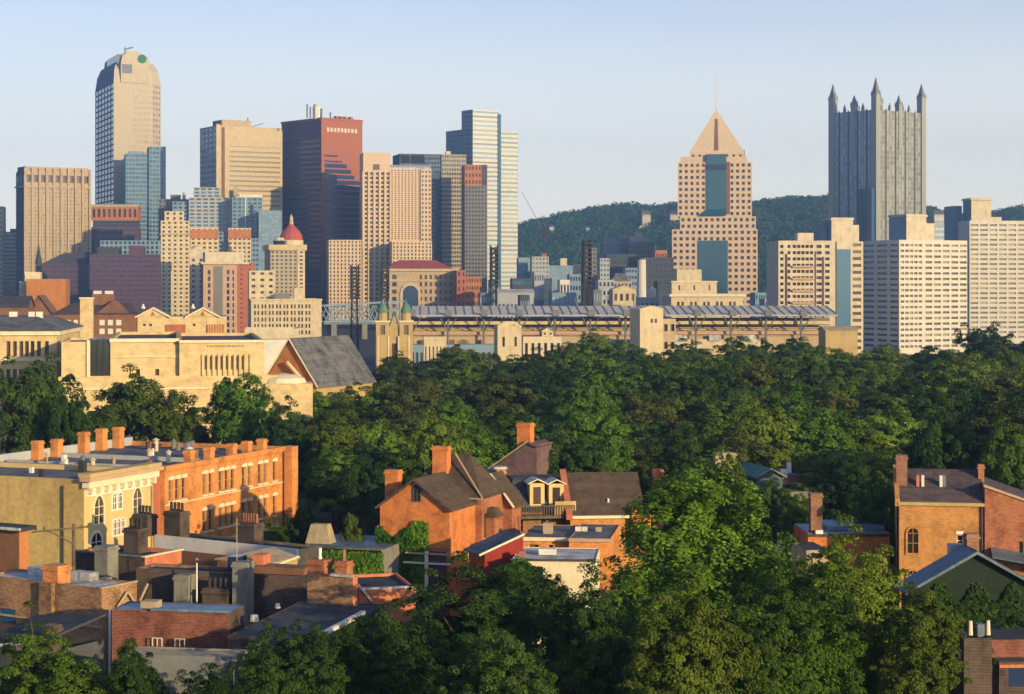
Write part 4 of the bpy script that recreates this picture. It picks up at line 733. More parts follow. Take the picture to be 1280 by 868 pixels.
def mast(label, px, D, py, wpx):
    t = T('light_mast', label, 'light mast', px, D, 12, w=2, l=2); b = t.P('lattice', 'iron'); s_ = wpx/2/F*D*.75; h = t.z(py)
    for sx in (-1, 1):
        for sy in (-1, 1): b.tube((sx*s_, sy*s_, 0), (sx*s_*.55, sy*s_*.55, h), .32, .22, n=4)
    nb = 12
    for k in range(nb):
        za, zb = h*k/nb, h*(k+1)/nb; fa, fb = 1-.45*k/nb, 1-.45*(k+1)/nb
        for sg in (-1, 1):
            b.tube((-s_*fa*sg, -s_*fa, za), (s_*fb*sg, -s_*fb, zb), .16, n=4); b.tube((s_*fa, -s_*fa*sg, za), (s_*fb, s_*fb*sg, zb), .16, n=4)
        b.tube((-s_*fa, -s_*fa, za), (s_*fa, -s_*fa, za), .16, n=4)
    lb = t.P('lamp_bank', 'iron'); hh = h*.34
    for r_ in range(9): lb.box(-s_*.9, s_*.9, -s_-.5, -s_*.55-.15, h-1-r_*hh/9, h-.2-r_*hh/9)
    lb.box(-s_*1.1, -s_*.9, -s_-.4, s_*.2, h-hh, h+.6); lb.box(s_*.9, s_*1.1, -s_-.4, s_*.2, h-hh, h+.6)
mast('dark lattice light mast, leftmost, in front of the short pink wing', 443, 690, 367-34, 13)
mast('dark lattice light mast left of the great station arch, above the domed church', 481, 690, 332, 12)
mast('dark lattice light mast in front of the white stepped tower', 617, 670, 309, 12)
mast('dark lattice light mast standing alone right of centre, before the wooded ridge', 733, 670, 302, 13)
t = T('bridge', 'blue grey steel bridge trusses behind the domed stone church', 'bridge', 405, 960, 30, w=40, l=6)
for yy in (0, 6):
    b = t.P('truss', 'bluegrey')
    for k in range(10): b.tube((k*4.5, yy, 8+2.4*math.sin(k)), (k*4.5+4.5, yy, 17), .3, n=4); b.tube((k*4.5, yy, 17), (k*4.5+4.5, yy, 9), .3, n=4)
    b.tube((0, yy, 17), (45, yy, 19), .5, n=4); b.tube((0, yy, 9), (45, yy, 9), .5, n=4)
t.P('deck', 'steel').box(0, 45, 0, 6, 7.6, 8.8); 
for k in range(3): MB().box(4+k*17, 7+k*17, 0, 6, 0, 7.6).build('pier', 'slab', t.root)
# domed stone church
t = T('church', 'golden stone church with two green copper domed towers, in front of the stadium', 'church', 470, 520, 4, xr=516, l=16)
w = t.w; zt = t.z(402)
for (x0, x1) in ((0, w*.36), (w*.64, w)):
    t.vol(0, zt, 'ochre', x0=x0, x1=x1, y0=0, y1=4, wall='bell_tower', Fs=dict(n=1, rows=[(4, 7), (zt-3.6, zt-1)], fw=.35, glass='glass_warm'), roof='roof_grey'); t.cornice(zt-.2, .25, .4, 'trim', x0, x1, 0, 4)
    cx = (x0+x1)/2; t.P('belfry', 'ochre').cyl(cx, 2, 1.35, 1.25, zt+.2, t.z(391), 8); t.P('dome', 'copper').dome(cx, 2, [(1.5, t.z(391)), (1.4, t.z(387)), (.9, t.z(382)), (.25, t.z(379)), (.05, t.z(373))], 10)
t.vol(0, t.z(410), 'ochre', x0=w*.36+.02, x1=w*.64-.02, y0=.6, y1=15, Fs=dict(n=1, r=1, fw=.5, fh=.5, glass='glass_warm')); t.gable(t.z(410), t.z(392), 'copper', 'ochre', x0=w*.36+.02, x1=w*.64-.02, y0=.6, y1=15, ax='y', ov=.2)
for k in range(4): t.P('pilaster', 'trim').box(w*(.04+.28*k)+.3*0, w*(.04+.28*k)+.35, -.2, -.003, 1, zt-4)
# cream buildings in front of the stadium
t = T('cream_house', 'cream house with a shallow rounded parapet, left of the low cream terrace', 'house', 622, 520, 6, xr=652, l=10)
t.vol(0, t.z(407), 'cream_far', Fs=G(2, 2, .2, .3, glass='glass_brown')); t.P('parapet', 'cream_far').slab([(0, -.2, t.z(407)), (t.w*.3, -.2, t.z(402)), (t.w*.7, -.2, t.z(402)), (t.w, -.2, t.z(408)), (t.w, .3, t.z(408)), (t.w*.7, .3, t.z(402)), (t.w*.3, .3, t.z(402)), (0, .3, t.z(407))][:4]+[(t.w, .4, t.z(408)), (t.w*.7, .4, t.z(402)), (t.w*.3, .4, t.z(402)), (0, .4, t.z(407))], .8)
t = T('terrace', 'low cream and pink terrace with dark porch openings, just above the tree tops', 'terrace', 654, 530, 5, xr=702, l=9)
t.vol(0, t.z(421), 'pale', Fs=dict(n=6, r=2, fw=.45, fh=.5, glass='glass_brown', d=.6), roof='far_red'); t.vol(t.z(421), t.z(414), 'cream_far', x0=t.w*.5, x1=t.w*.8, y0=1, Fs=G(2, 1, .3, .4, glass='glass_brown')); t.gable(t.z(414), t.z(410), 'tan', 'cream_far', x0=t.w*.5, x1=t.w*.8, y0=1, ax='y')
t = T('corner_building', 'cream corner building with a low gable and small balconies, in front of the stadium canopy', 'building', 800, 520, 14, xr=846, l=9)
w = t.w; xx = t.x(829)
t.vol(0, t.z(387), 'cream_far', x1=xx, Fs=dict(cols=[(xx*.45, xx*.56), (xx*.62, xx*.73)], rows=[(t.z(404), t.z(399))], glass='glass_brown')); t.gable(t.z(387), t.z(383), 'trim', 'cream_far', x1=xx, ax='y', ov=.15)
t.vol(0, t.z(399), 'tan', x0=xx+.02, y0=.8, Fs=G(2, 4, .55, .4, glass='glass_brown', d=.8))
for k in range(3): t.P('balcony', 'pinkstone').box(xx+.3, w-1, -.4, .79, 2+k*3.4, 2.7+k*3.4)
t = T('stucco_building', 'small yellow lit wall with tan roof below the narrow white apartment tower', 'building', 1032, 540, 5, xr=1072, l=8)
t.vol(0, t.z(413), 'ochre', Fs=G(3, 1, .12, .2, glass='glass_brown'), roof='roof_plum'); t.gable(t.z(413), t.z(409), 'tan', 'ochre')
t = T('pavilion', 'white low pavilion in front of the shaded stadium stand, left of the cream parapet house', 'pavilion', 530, 600, 4, xr=558, l=6)
t.vol(0, t.z(421), 'cream_far', Fs=G(6, 1, .3, .5, glass='glass_brown')); t.vol(0, t.z(431), 'bluegrey', x0=-7, x1=-.1, Fs=G(5, 1, .6, .5)); t.vol(0, t.z(431), 'bluegrey', x0=t.w+.1, x1=t.w+16, Fs=G(9, 1, .6, .5))
t = T('boundary_wall', 'dark blue fence wall below the shaded stadium stand', 'wall', 515, 618, 4, xr=620, l=.4); t.P('wall', 'glass_navy').box(0, t.w, 0, .4, 0, t.z(432)); t.P('coping', 'bluegrey').box(0, t.w, -.1, .5, t.z(432), t.z(432)+.3)

# ---------------- left: museum, theatre, brick rooftops ----------------
t = T('brick_block', 'square orange brick block standing above the museum roofs at far left', 'building', 33, 560, 8, xr=82, l=14)
t.vol(0, t.z(349), 'far_orange', Fs=None, par=.8); t.vol(0, t.z(340), 'pale', x0=-2.0, x1=t.w*.22, y0=14.2, y1=20, wall='stair_tower'); t.vol(0, t.z(352), 'pale', x0=-2.6, x1=-.05, y0=5, y1=12, wall='annex', roof='roof_white')
t = T('brown_roof_house', 'brown gable roofed building in front of the square orange brick block', 'house', 31, 500, 6, xr=66, l=12); t.vol(0, t.z(393), 'far_brown'); t.gable(t.z(393), t.z(370), 'far_brown', 'far_brown', ax='y', trim='roof_slate')
t = T('brown_roof_house', 'low brown roofed building at the far left edge above the museum', 'house', -20, 480, 6, xr=34, l=12); t.vol(0, t.z(384), 'far_brown', Fs=None); t.gable(t.z(384), t.z(371), 'roof_slate', 'far_brown')
t = T('brick_hall', 'long dark brick hall with rows of white framed windows behind the theatre', 'building', 66, 440, 6, xr=170, l=16)
w = t.w; zt = t.z(393)
cl = [(w*(.08+.085*k), w*(.08+.085*k)+w*.055) for k in range(3)]+[(w*(.56+.10*k), w*(.56+.10*k)+w*.068) for k in range(3)]
t.face((0, 0), (1, 0), w, 0, zt, 'wall', 'far_brown', dict(cols=cl, rows=[(t.z(418), t.z(411)), (t.z(407), t.z(400))], glass='offwhite', d=.15)); t.vol(0, zt, 'far_brown', Fs='none'); t.P('roof', 'roof_plum').loft([(-.4, -.4), (w+.4, -.4), (w+.4, 16), (-.4, 16)], zt, [(w*.2, 7), (w*.9, 7), (w*.9, 9), (w*.2, 9)], t.z(379))
t.P('roof', 'far_brown').cyl(w*.72, 4, 5.5, .2, zt+.1, t.z(375), 4, math.pi/4)
for k in range(2): t.P('skylight', 'white').box(w*(.45+.14*k), w*(.45+.14*k)+1.9, 6, 7, t.z(368), t.z(364)); 
t.P('skylight_base', 'far_brown').box(w*.44, w*.70, 5.6, 8, zt, t.z(368))
t = T('chimney_stack', 'square tan brick chimney stack behind the theatre, left of centre of the long hall', 'chimney', 100, 400, 8, xr=116, l=2.6); t.P('shaft', 'cream').box(0, t.w, 0, 2.6, 0, t.z(374)); t.P('cap', 'trim').box(-.15, t.w+.15, -.15, 2.75, t.z(374), t.z(372))
t = T('ornate_building', 'ornate cream building with two shallow pediments and orange panels, behind the theatre', 'building', 172, 400, 8, xr=283, l=14)
w = t.w; zt = t.z(396)
t.vol(0, zt, 'cream', Fs=dict(cols=[(w*.06, w*.09), (w*.13, w*.16), (w*.62, w*.65)], rows=[(t.z(408), t.z(405))], glass='glass_brown'), roof='roof_bluegrey')
for a_, b_ in ((.0, .34), (.56, .9)):
    t.P('wall', 'cream').quad((w*a_, -.2, zt), (w*b_, -.2, zt), (w*(a_+b_)/2, -.2, t.z(385))); t.P('pediment', 'trim').slab([(w*a_-.5, -.6, zt), (w*(a_+b_)/2, -.6, t.z(384.5)), (w*(a_+b_)/2, 6, t.z(384.5)), (w*a_-.5, 6, zt)], .3).slab([(w*(a_+b_)/2, -.6, t.z(384.5)), (w*b_+.5, -.6, zt), (w*b_+.5, 6, zt), (w*(a_+b_)/2, 6, t.z(384.5))], .3)
    t.P('finial', 'offwhite').cyl(w*(a_+b_)/2-2, .5, .5, .1, t.z(386), t.z(380), 8); t.P('pediment_panel', 'far_red').quad((w*a_+2.6, -.25, zt+.2), (w*b_-2.6, -.25, zt+.2), (w*(a_+b_)/2, -.25, t.z(389)))
t.P('brick_panel', 'far_red').box(w*.32, w*.54, -.3, -.003, t.z(418), t.z(406)); t.P('brick_panel', 'far_orange').box(w*.78, w*.98, -.3, -.003, t.z(418), t.z(406))
for k in range(7): t.P('panel_post', 'cream').box(w*(.79+.03*k), w*(.79+.03*k)+.12, -.42, -.302, t.z(418), t.z(406))
# museum at left edge
t = T('museum', 'cream stone museum with tall dark windows and grey roof at the left picture edge', 'museum', -60, 300, 6, xr=71, l=30)
w = t.w; zt = t.z(414)
xs_ = [t.x(q) for q in (8, 16, 24, 31, 38, 46, 56)]
t.face((0, 0), (1, 0), w, 0, zt, 'wall', 'cream', dict(cols=[(q, q+.62) for q in xs_], rows=[(2, 5.5), (t.z(480), t.z(462)), (t.z(446), t.z(427))], glass='glass_brown', d=.5)); t.vol(0, zt, 'cream', Fs='none', roof=None)
t.P('roof', 'roof_grey').loft([(-1, -.8), (w+.8, -.8), (w+.8, 31), (-1, 31)], zt, [(4, 8), (w-4, 8), (w-4, 24), (4, 24)], t.z(396, 0, 10)); t.cornice(zt-.7, .5, .7, 'trim'); t.cornice(t.z(452), .25, .5, 'trim')
for q in (12, 36, 44): t.P('roof_vent', 'offwhite').box(t.x(q, 9), t.x(q, 9)+1.2, 8.5, 9.5, t.z(400, 0, 10)-1, t.z(390, 0, 9))
# theatre complex
t = T('theatre', 'broad cream brick theatre with a tall dark glass bay and narrow window strips at right', 'theatre', 138, 285, 10, xr=330, l=40)
w = t.w; zt = t.z(424); x1 = t.x(224)
t.vol(0, t.z(470), 'cream', x0=t.x(74), x1=w+2, y0=-3.0, y1=-.02, wall='lower_wall', roof='roof_plum', par=.3)
t.P('lower_ledge', 'trim').box(t.x(74), w+2.1, -3.25, -3.003, t.z(486), t.z(484))
t.vol(0, zt, 'cream', x1=x1, Fs=dict(cols=[(t.x(162), t.x(163.5)), (t.x(170), t.x(175)), (t.x(194), t.x(199))], rows=[(t.z(470), t.z(462))], glass='glass_brown', d=.4), roof='roof_plum', par=.5)
x2 = t.x(308); cs = [(t.x(255+k*6.6), t.x(255+k*6.6)+.26) for k in range(8)]
t.vol(0, zt-.25, 'cream', x0=x1+.02, x1=w, y0=-1.0, Fs=dict(cols=[(a-x1, b-x1) for a, b in cs], rows=[(t.z(463), t.z(446))], glass='ochre', d=.3), roof='roof_plum', par=.5)
t.P('ledge', 'trim').box(0, x1, -.22, -.003, t.z(447), t.z(446)); t.P('ledge', 'trim').box(-.1, x1, -.35, -.003, zt-.5, zt+.05); t.P('ledge', 'trim').box(x1, w+.2, -1.35, -1.003, zt-.6, zt-.2)
ins = t.P('inscription', 'far_brown'); rr = random.Random(3)   # carved frieze lettering, too worn to read
q = t.x(259)
while q < t.x(304): s_ = rr.uniform(.10, .22); ins.box(q, q+s_, -1.03, -1.003, t.z(434.5), t.z(432.5)); q += s_+rr.uniform(.08, .2)
for k in range(10): t.P('fin', 'cream').box(t.x(253+k*6.6)-.1, t.x(253+k*6.6)+.1, -1.3, -1.003, t.z(470), t.z(444))
gx0, gx1 = t.x(113), t.x(139); t.P('glass_bay', 'glass_slab').box(gx0, -.02, .3, 12, 0, t.z(424.5)); mu = t.P('mullion', 'iron')
for k in range(4): mu.box(gx0+(0-gx0)*k/3-.08, gx0+(0-gx0)*k/3+.08, .15, .297, 8, t.z(424.5))
for k in range(3): mu.box(gx0, 0, .17, .297, 8+k*4, 8.15+k*4)
t.vol(0, t.z(427), 'cream', x0=t.x(77), x1=gx0-.02, y0=-.4, y1=20, wall='side_block', roof='roof_plum', par=.4); t.P('rib', 'trim').box(gx0-.5, gx0-.05, -.7, -.403, 8, t.z(425))
# gabled church with big grey roof; flat cream link
t = T('annex', 'flat bright cream annex building behind the grey gabled church', 'building', 306, 500, 8, xr=374, l=14); t.vol(0, t.z(411), 'pale', Fs=None, roof='roof_white', par=.5); t.vol(0, t.z(424), 'offwhite', x0=1.5, x1=t.w-1, y0=-5, y1=-.02, roof='roof_slate')
t = T('church', 'church with a large dark grey gabled roof and orange stone gable side', 'church', 396, 325, 66, xl=330, xr=462)
t = ALL[-1]; w = 20; t.w = w; l = t.l
t.vol(0, t.z(480), 'ochre', x1=w, Fs=None, roof=None); t.gable(t.z(480), t.z(424, 0, l/2), 'roof_grey', 'far_orange', x1=w, ax='x', ov=.5, trim='trim')
MB().slab([(-1.2, l*.1, t.z(482)), (-1.2, l*.5, t.z(452)), (-.62, l*.5, t.z(452)), (-.62, l*.1, t.z(482))], .4).build('gable_trim', 'trim', t.root)
t = T('low_building', 'low cream rounded wall with a stone top in front of the gabled church', 'building', 332, 285, 8, xr=391, l=6); t.P('wall', 'cream').box(0, t.w, 0, 6, 0, t.z(480)); t.P('parapet', 'trim').dome(t.w*.4, 3, [(3.4, t.z(480)), (3.0, t.z(474)), (1.8, t.z(470)), (.1, t.z(468))], 16)
# ---------------- near left: yellow corner house and orange terrace ----------------
NW = dct(frame='ochre', lintel='trim', sill='trim')
t = T('corner_house', 'mustard painted corner house with arched windows, flat roof and projecting cornice at left', 'house', 105, 175, 68, xr=190, l=22)
yh = t; w, l = t.w, t.l; zt = t.z(600)
t.vol(0, zt, 'yellowstone', Lmat='ochre_wall', par=.45, roof='roof_grey')
t.P('cornice', 'trim').box(-.3, w+.15, -.75, -.003, zt-.75, zt-.1); t.P('cornice', 'pinkstone').box(-.7, w+.3, -1.15, -.004, zt-.1, zt+.22); t.P('cornice', 'ochre').box(-.5, w+.2, -1.0, .3, zt+.22, zt+.62); t.P('frieze', 'trimwhite').box(.3, w-.1, -.18, -.003, zt-1.6, zt-.9)
br = t.P('bracket', 'trim')
for k in range(9): br.box(.3+k*(w-.9)/8, .62+k*(w-.9)/8, -.7, -.181, zt-1.35, zt-.76)
for px, zb in ((123, 654), (171, 643)):
    xx = t.x(px); arch_window(t, (0, 0), (1, 0), xx-.75, 1.5, t.z(zb, xx), 1.5, 'trim', pointed=True, fw=.17)
for px in (146.2,): 
    for k in (-1, 1): xx = t.x(px); arch_window(t, (0, 0), (1, 0), xx-.38+k*.46, .62, t.z(636, xx), 1.15, 'trimwhite', fw=.14)
for k in (-1, 0, 1): xx = t.x(148); arch_window(t, (0, 0), (1, 0), xx-.3+k*.68, .5, t.z(668, xx), 1.2, 'trimwhite', fw=.13)
xx = t.x(120); arch_window(t, (0, 0), (1, 0), xx-.9, 1.7, t.z(698, xx), 1.5, 'trimwhite')
t.P('downpipe', 'clay_tan').tube((w-.2, -.15, 0), (w-.2, -.15, zt-.8), .09); t.P('downpipe', 'iron').tube((-.15, 2.2, 2), (-.15, 2.2, zt-.6), .08)
# terrace continuing the row
D2 = t.D+w*t.u[1]; px2 = 640+(t.X0+w*t.u[0])/D2*F
t = T('brick_terrace', 'orange brick terrace of two visible storeys with pale lintels and rooftop chimneys', 'terraced house', px2+.4, D2+.15, 68, xr=357, l=20)
oh = t; w, l = t.w, t.l; zt = t.z(582, t.x(213)); x0 = t.x(200)
groups = [(216, 3), (254, 2), (278, 3), (303, 2), (323, 2), (338, 1)]
cols = []
for px, n in groups:
    c = t.x(px); ww = .74; 
    for k in range(n): q = c+(k-(n-1)/2)*1.2; cols.append((q-ww/2, q+ww/2))
cols = [c for c in cols]; cols.sort()
for i in range(len(cols)-1):
    if cols[i][1] > cols[i+1][0]-.15: cols[i] = (cols[i][0], cols[i+1][0]-.15)
xm = t.x(278); zu = t.z(612, xm)
t.face((1.4, -.5), (1, 0), w-1.4, 0, zt, 'wall', 'orange_brick', dict(cols=[(a-1.4, b-1.4) for a, b in cols], rows=[(zu-7.4, zu-5.2), (zu-3.75, zu-1.65), (zu-.05, zu+2.05)], glass='glass_warm', d=.22, near=NW))
t.face((0, 0), (1, 0), 1.4, 0, zt-.6, 'wall', 'far_red', None); t.P('wall', 'orange_brick').box(1.4, 1.41, -.5, -.0, 0, zt)
t.vol(0, zt, 'orange_brick', Fs='none', par=.5, roof='roof_grey'); t.P('wall', 'orange_brick').quad((1.4, -.5, zt), (w, -.5, zt), (w, 0, zt), (1.4, 0, zt)); t.P('wall', 'orange_brick').box(w-1.3, w+.05, -1.5, -.51, 0, zt+.1)
t.P('cornice', 'orange_brick').box(1.3, w+.1, -.72, -.503, zt-.35, zt+.12); cb = t.P('corbel', 'orange_brick')
for k in range(40): cb.box(1.6+k*(w-3.4)/39, 1.75+k*(w-3.4)/39, -.62, -.505, zt-.6, zt-.36)
t.P('string_course', 'trim').box(1.4, w-1.31, -.58, -.502, zu-.42, zu-.32)
t.P('downpipe', 'iron').tube((w-1.6, -.62, 0), (w-1.6, -.62, zt-.4), .09); t.P('downpipe', 'iron').tube((w+.15, -1.4, 0), (w+.15, -1.4, zt-1.4), .08)
for px in (237, 262, 290, 309, 328):
    xx = t.x(px, .4); t.chimney(xx, .45, zt-.4, zt+1.15, .85, .8, 'orange_brick')
for px, py in ((47, 551), (71, 549), (105, 540), (127, 536), (148, 534)):
    yy = l-1.0; xx = t.x(px, yy); t.chimney(xx, yy, zt-.5, t.z(py, xx, yy), .95, .9, 'orange_brick')
t.P('rear_parapet', 'palegrey').box(.2, w-.2, l-.5, l-.1, zt-.45, zt+.45)
t.P('party_wall', 'palegrey').box(w*.42, w*.42+.3, 1, l-1, zt-.5, zt-.05); t.P('party_wall', 'palegrey').box(w*.1, w*.1+.3, 1, l-1, zt-.5, zt-.05)
rv = random.Random(8)
for k in range(26):    # vents, pots and ducts on the flat roof
    px = rv.choice([rv.uniform(186, 245), rv.uniform(186, 245), rv.uniform(40, 150)]); yy = rv.uniform(4, 15); xx = t.x(px, yy)
    if not 0 < xx < w: continue
    r_ = rv.uniform(.12, .3); h_ = rv.uniform(.5, 1.3); b = MB(); m_v = rv.choice(['offwhite', 'clay_tan', 'iron', 'steel', 'pale', 'far_brown'])
    if rv.random() < .5: b.cyl(xx, yy, r_, r_, zt-.5, zt-.5+h_, 8).cyl(xx, yy, r_*1.7, .02, zt-.5+h_, zt-.5+h_+.25, 8)
    else: b.box(xx-r_*1.8, xx+r_*1.8, yy-r_, yy+r_, zt-.5, zt-.5+h_*.8); b.box(xx-r_*2, xx+r_*2, yy-r_*1.2, yy+r_*1.2, zt-.5+h_*.8+.002, zt-.45+h_*.8)
    b.build('roof_vent', m_v, t.root)
for k in range(7):
    yy = rv.uniform(3, 19); xx = yh.x(rv.uniform(30, 120), yy)
    if 0.5 < xx < yh.w-.5: r_ = rv.uniform(.15, .4); zz = yh.z(600)-.45; MB().box(xx-r_, xx+r_, yy-r_, yy+r_, zz, zz+rv.uniform(.5, 1.2)).build('roof_vent', rv.choice(['offwhite', 'iron', 'clay_tan']), yh.root)
# low roofs in front of them
def flat(label, pxc, D, a, pyt, mat, xl=None, xr=None, w=None, l=None, roof='roof_grey', Lmat=None, par=.3, name='flat_roof_house', cat='house', **k):
    t = T(name, label, cat, pxc, D, a, xl=xl, xr=xr, w=w, l=l); t.vol(0, t.z(pyt), mat, roof=roof, par=par, Lmat=Lmat, **k); return t
t = flat('flat roofed house with a bright coral side wall and shade-dark front, left foreground', 181, 150, 62, 697, 'coral', xl=92, xr=227, Lmat='dark_brick', roof='roof_tar', Ls=dict(n=3, r=1, fw=.3, fh=.3, za=1, zb=6, near=dct(frame='trim'), glass='pane'))  # front's shade is put into its wall as dark brick
zt = t.z(697); t.P('coping', 'trim').box(-.12, t.w+.1, -.14, .24, zt+.003, zt+.1); t.P('coping', 'steel').box(-.14, .24, .25, t.l, zt+.003, zt+.1)
t.chimney(3.5, t.l*.52, zt-.3, zt+1.7, 1.2, 1.5, 'dark_brick', 4, 'pot_dark')
t.chimney(t.x(133, 3.2), 3.2, 3, t.z(684), 1.3, 1.3, 'stone_grey')
t = flat('long low house with a broad whitish lavender parapet, in front of the orange brick terrace', 372, 158, 56, 688, 'ochre', xl=196, w=3, Lmat='roof_white', roof='roof_tar', par=.2)
zt = t.z(688)
t.P('parapet_band', 'offwhite').box(-.25, -.003, -.1, t.l, zt-1.0, zt+.12)
t.P('wall', 'far_brown').box(-.22, -.004, -.1, t.l, 1, zt-1.02)
t.chimney(1.3, t.y(221, 1.3), zt-.3, t.z(656), 1.2, 1.9, 'dark_brick', 4, 'pot_dark', label='squat dark chimney with four pots'); t.chimney(1.3, t.y(181, 1.3), zt-.3, t.z(664), 1.2, 1.8, 'dark_brick', 4, 'pot_dark'); t.chimney(1.3, t.y(313, 1.3), zt-.3, t.z(662), 1.2, 1.9, 'dark_brick', 6, 'pot')
# utility pole
t = T('utility_pole', 'wooden utility pole with a long crossarm against the mustard side wall', 'utility pole', 92, 152, 20, w=1, l=1)
t.P('pole', 'wood').tube((0, 0, 0), (0, 0, t.z(655)), .17, .13); t.P('crossarm', 'wood').tube((t.x(40), 0, t.z(663)), (t.x(112), 0, t.z(659)), .08, n=5); t.P('brace', 'wood').tube((t.x(60), 0, t.z(662)), (0, 0, t.z(680)), .06, n=5)
for q in (45, 55, 102, 110): t.P('insulator', 'pot_dark').cyl(t.x(q), 0, .07, .04, t.z(661), t.z(657), 6)
# tiny left-edge house
t = T('brick_house', 'small dark roofed brick house cut off by the left edge beneath the mustard wall', 'house', 24, 140, 62, xl=-30, w=1.0)
zt = t.z(664); t.vol(0, zt, 'far_orange', Lmat='far_brown', roof='roof_tar', par=.1); t.P('roof_edge', 'roof_tar').box(-.5, t.w+.3, -.5, t.l, zt+.002, zt+.3); t.P('gutter', 'roof_white').box(-.62, -.503, -.6, t.l, zt+.1, zt+.3)
# brick house lower left
t = flat('long weathered brick house with a whitish flat roof and one square chimney, lower left', 127, 130, 58, 736, 'old_brick', xl=-20, xr=171, Lmat='old_brick', roof='roof_white', par=.12)
zt = t.z(736); t.P('coping', 'clay_tan').box(-.1, t.w, -.1, .2, zt+.002, zt+.1)
cy = t.y(70, .7); t.chimney(.75, cy, zt-.1, t.z(706, .7, cy), 1.2, 1.45, 'orange_brick'); t.P('buttress', 'old_brick').box(-.35, -.003, cy-.6, cy+.6, 0, zt)
for q in (40, 52, 92, 104): t.P('skylight', 'roof_white').box(2.2, 3.2, t.y(q, 2.2)-.5, t.y(q, 2.2)+.5, zt-.1, zt+.45)
t.P('window', 'glass_blue').box(-.05, .05, t.y(20), t.y(2), t.z(795), t.z(776)); t.P('ledge', 'clay_tan').box(-.25, -.003, -.1, t.l, t.z(785), t.z(783))
t.P('downpipe', 'trimwhite').tube((.6, -.15, 3), (.6, -.15, t.z(764)), .09); t.P('lattice_stair', 'clay_tan').tube((1.2, -.3, t.z(762)), (2.2, -.3, t.z(745)), .09).tube((2.2, -.3, t.z(745)), (3.0, -.3, t.z(762)), .09).tube((3.4, -.3, t.z(760)), (4.2, -.3, t.z(740)), .09)
t.chimney(3.6, 3.0, zt-.1, t.z(722, 3.6, 3), .5, .5, 'stone_grey')
# dark brick with blue edge
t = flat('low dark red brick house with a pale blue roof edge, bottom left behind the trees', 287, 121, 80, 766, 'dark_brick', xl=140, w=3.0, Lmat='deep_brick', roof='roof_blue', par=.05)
zt = t.z(766); t.P('roof_edge', 'roof_blue').box(-.3, 0.02, -.1, t.y(190), zt+.003, zt+.16); t.P('roof_box', 'clay_tan').box(.5, 1.5, t.y(192), t.y(172), zt+.004, zt+.45)
for q in (194, 222): 
    b = t.P('railing', 'offwhite')
    for e in (0, 6, 12): b.tube((-.5, t.y(q+e), t.z(809)), (-.5, t.y(q+e), t.z(799)), .035, n=4)
    b.tube((-.5, t.y(q), t.z(799)), (-.5, t.y(q+12), t.z(799)), .035, n=4)
# free-standing courtyard wall with grey chimneys
t = flat('dark brick house with two tall grey chimneys, centre of the lower left roofs', 392, 136, 72, 722, 'brown_brick', xl=170, w=2.6, Lmat='dark_brick', roof='roof_tar', par=.2)
zt = t.z(722)
for px, pt_, pb in ((231, 718, 762), (304, 702, 768)):
    yy = t.y(px, -1.0); t.chimney(-1.0, yy, 0, t.z(pt_, -1, yy), 1.15, 1.15, 'stone_grey', 0)
t.chimney(-1.2, t.y(272, -1.2), 0, t.z(738, -1.2, 4), 1.0, 1.9, 'dark_brick', 4, 'pot_dark'); t.P('roof_ridge', 'far_brown').box(.5, 2.2, 1, t.y(300), zt, zt+.5)
t.P('dormer', 'coral').box(1.2, 2.4, t.y(320), t.y(306), zt, zt+1.2); t.P('dormer_glass', 'glass_navy').box(1.1, 2.4, t.y(290), t.y(276), zt, zt+1.0)
t = T('antenna', 'thin pale rooftop pipe standing over the dark brick house with grey chimneys', 'antenna', 296, 139, 0, w=1, l=1); t.P('pipe', 'clay_tan').tube((0, 0, 7), (0, 0, t.z(648)), .035); t.P('ring', 'steel').tube((-.2, 0, t.z(655)), (.2, 0, t.z(655)), .05)
t = T('vent_pipe', 'short white vent pipe beside the grey chimney, left of the dark brick house', 'vent pipe', 246, 137, 0, w=1, l=1); t.P('pipe', 'trimwhite').tube((0, 0, 7), (0, 0, t.z(704)), .06, .05); t.P('cap', 'steel').cyl(0, 0, .16, .02, t.z(700), t.z(697), 8)
# ochre pediment wing
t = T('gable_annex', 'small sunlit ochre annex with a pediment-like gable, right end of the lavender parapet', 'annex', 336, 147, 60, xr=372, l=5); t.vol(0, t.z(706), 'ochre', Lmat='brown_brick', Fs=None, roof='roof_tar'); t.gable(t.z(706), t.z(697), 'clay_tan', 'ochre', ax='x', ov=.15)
t.P('brace', 'trim').tube((0, -.1, t.z(710)), (t.w, -.1, t.z(703)), .09, n=4)
# slate roof
t = flat('low building with a dark slate blue flat roof, bottom left of centre', 398, 116, 76, 800, 'dark_brick', xl=285, w=13, Lmat='dark_brick', roof='roof_slate', par=.05)
zt = t.z(800); t.P('roof_vent', 'white').cyl(5, t.y(318, 5), .3, .25, zt, zt+.4, 8).cyl(10, t.y(347, 10), .2, .15, zt, zt+.3, 8); t.P('coping', 'offwhite').box(1, 9, .0, .3, zt+.002, zt+.25)
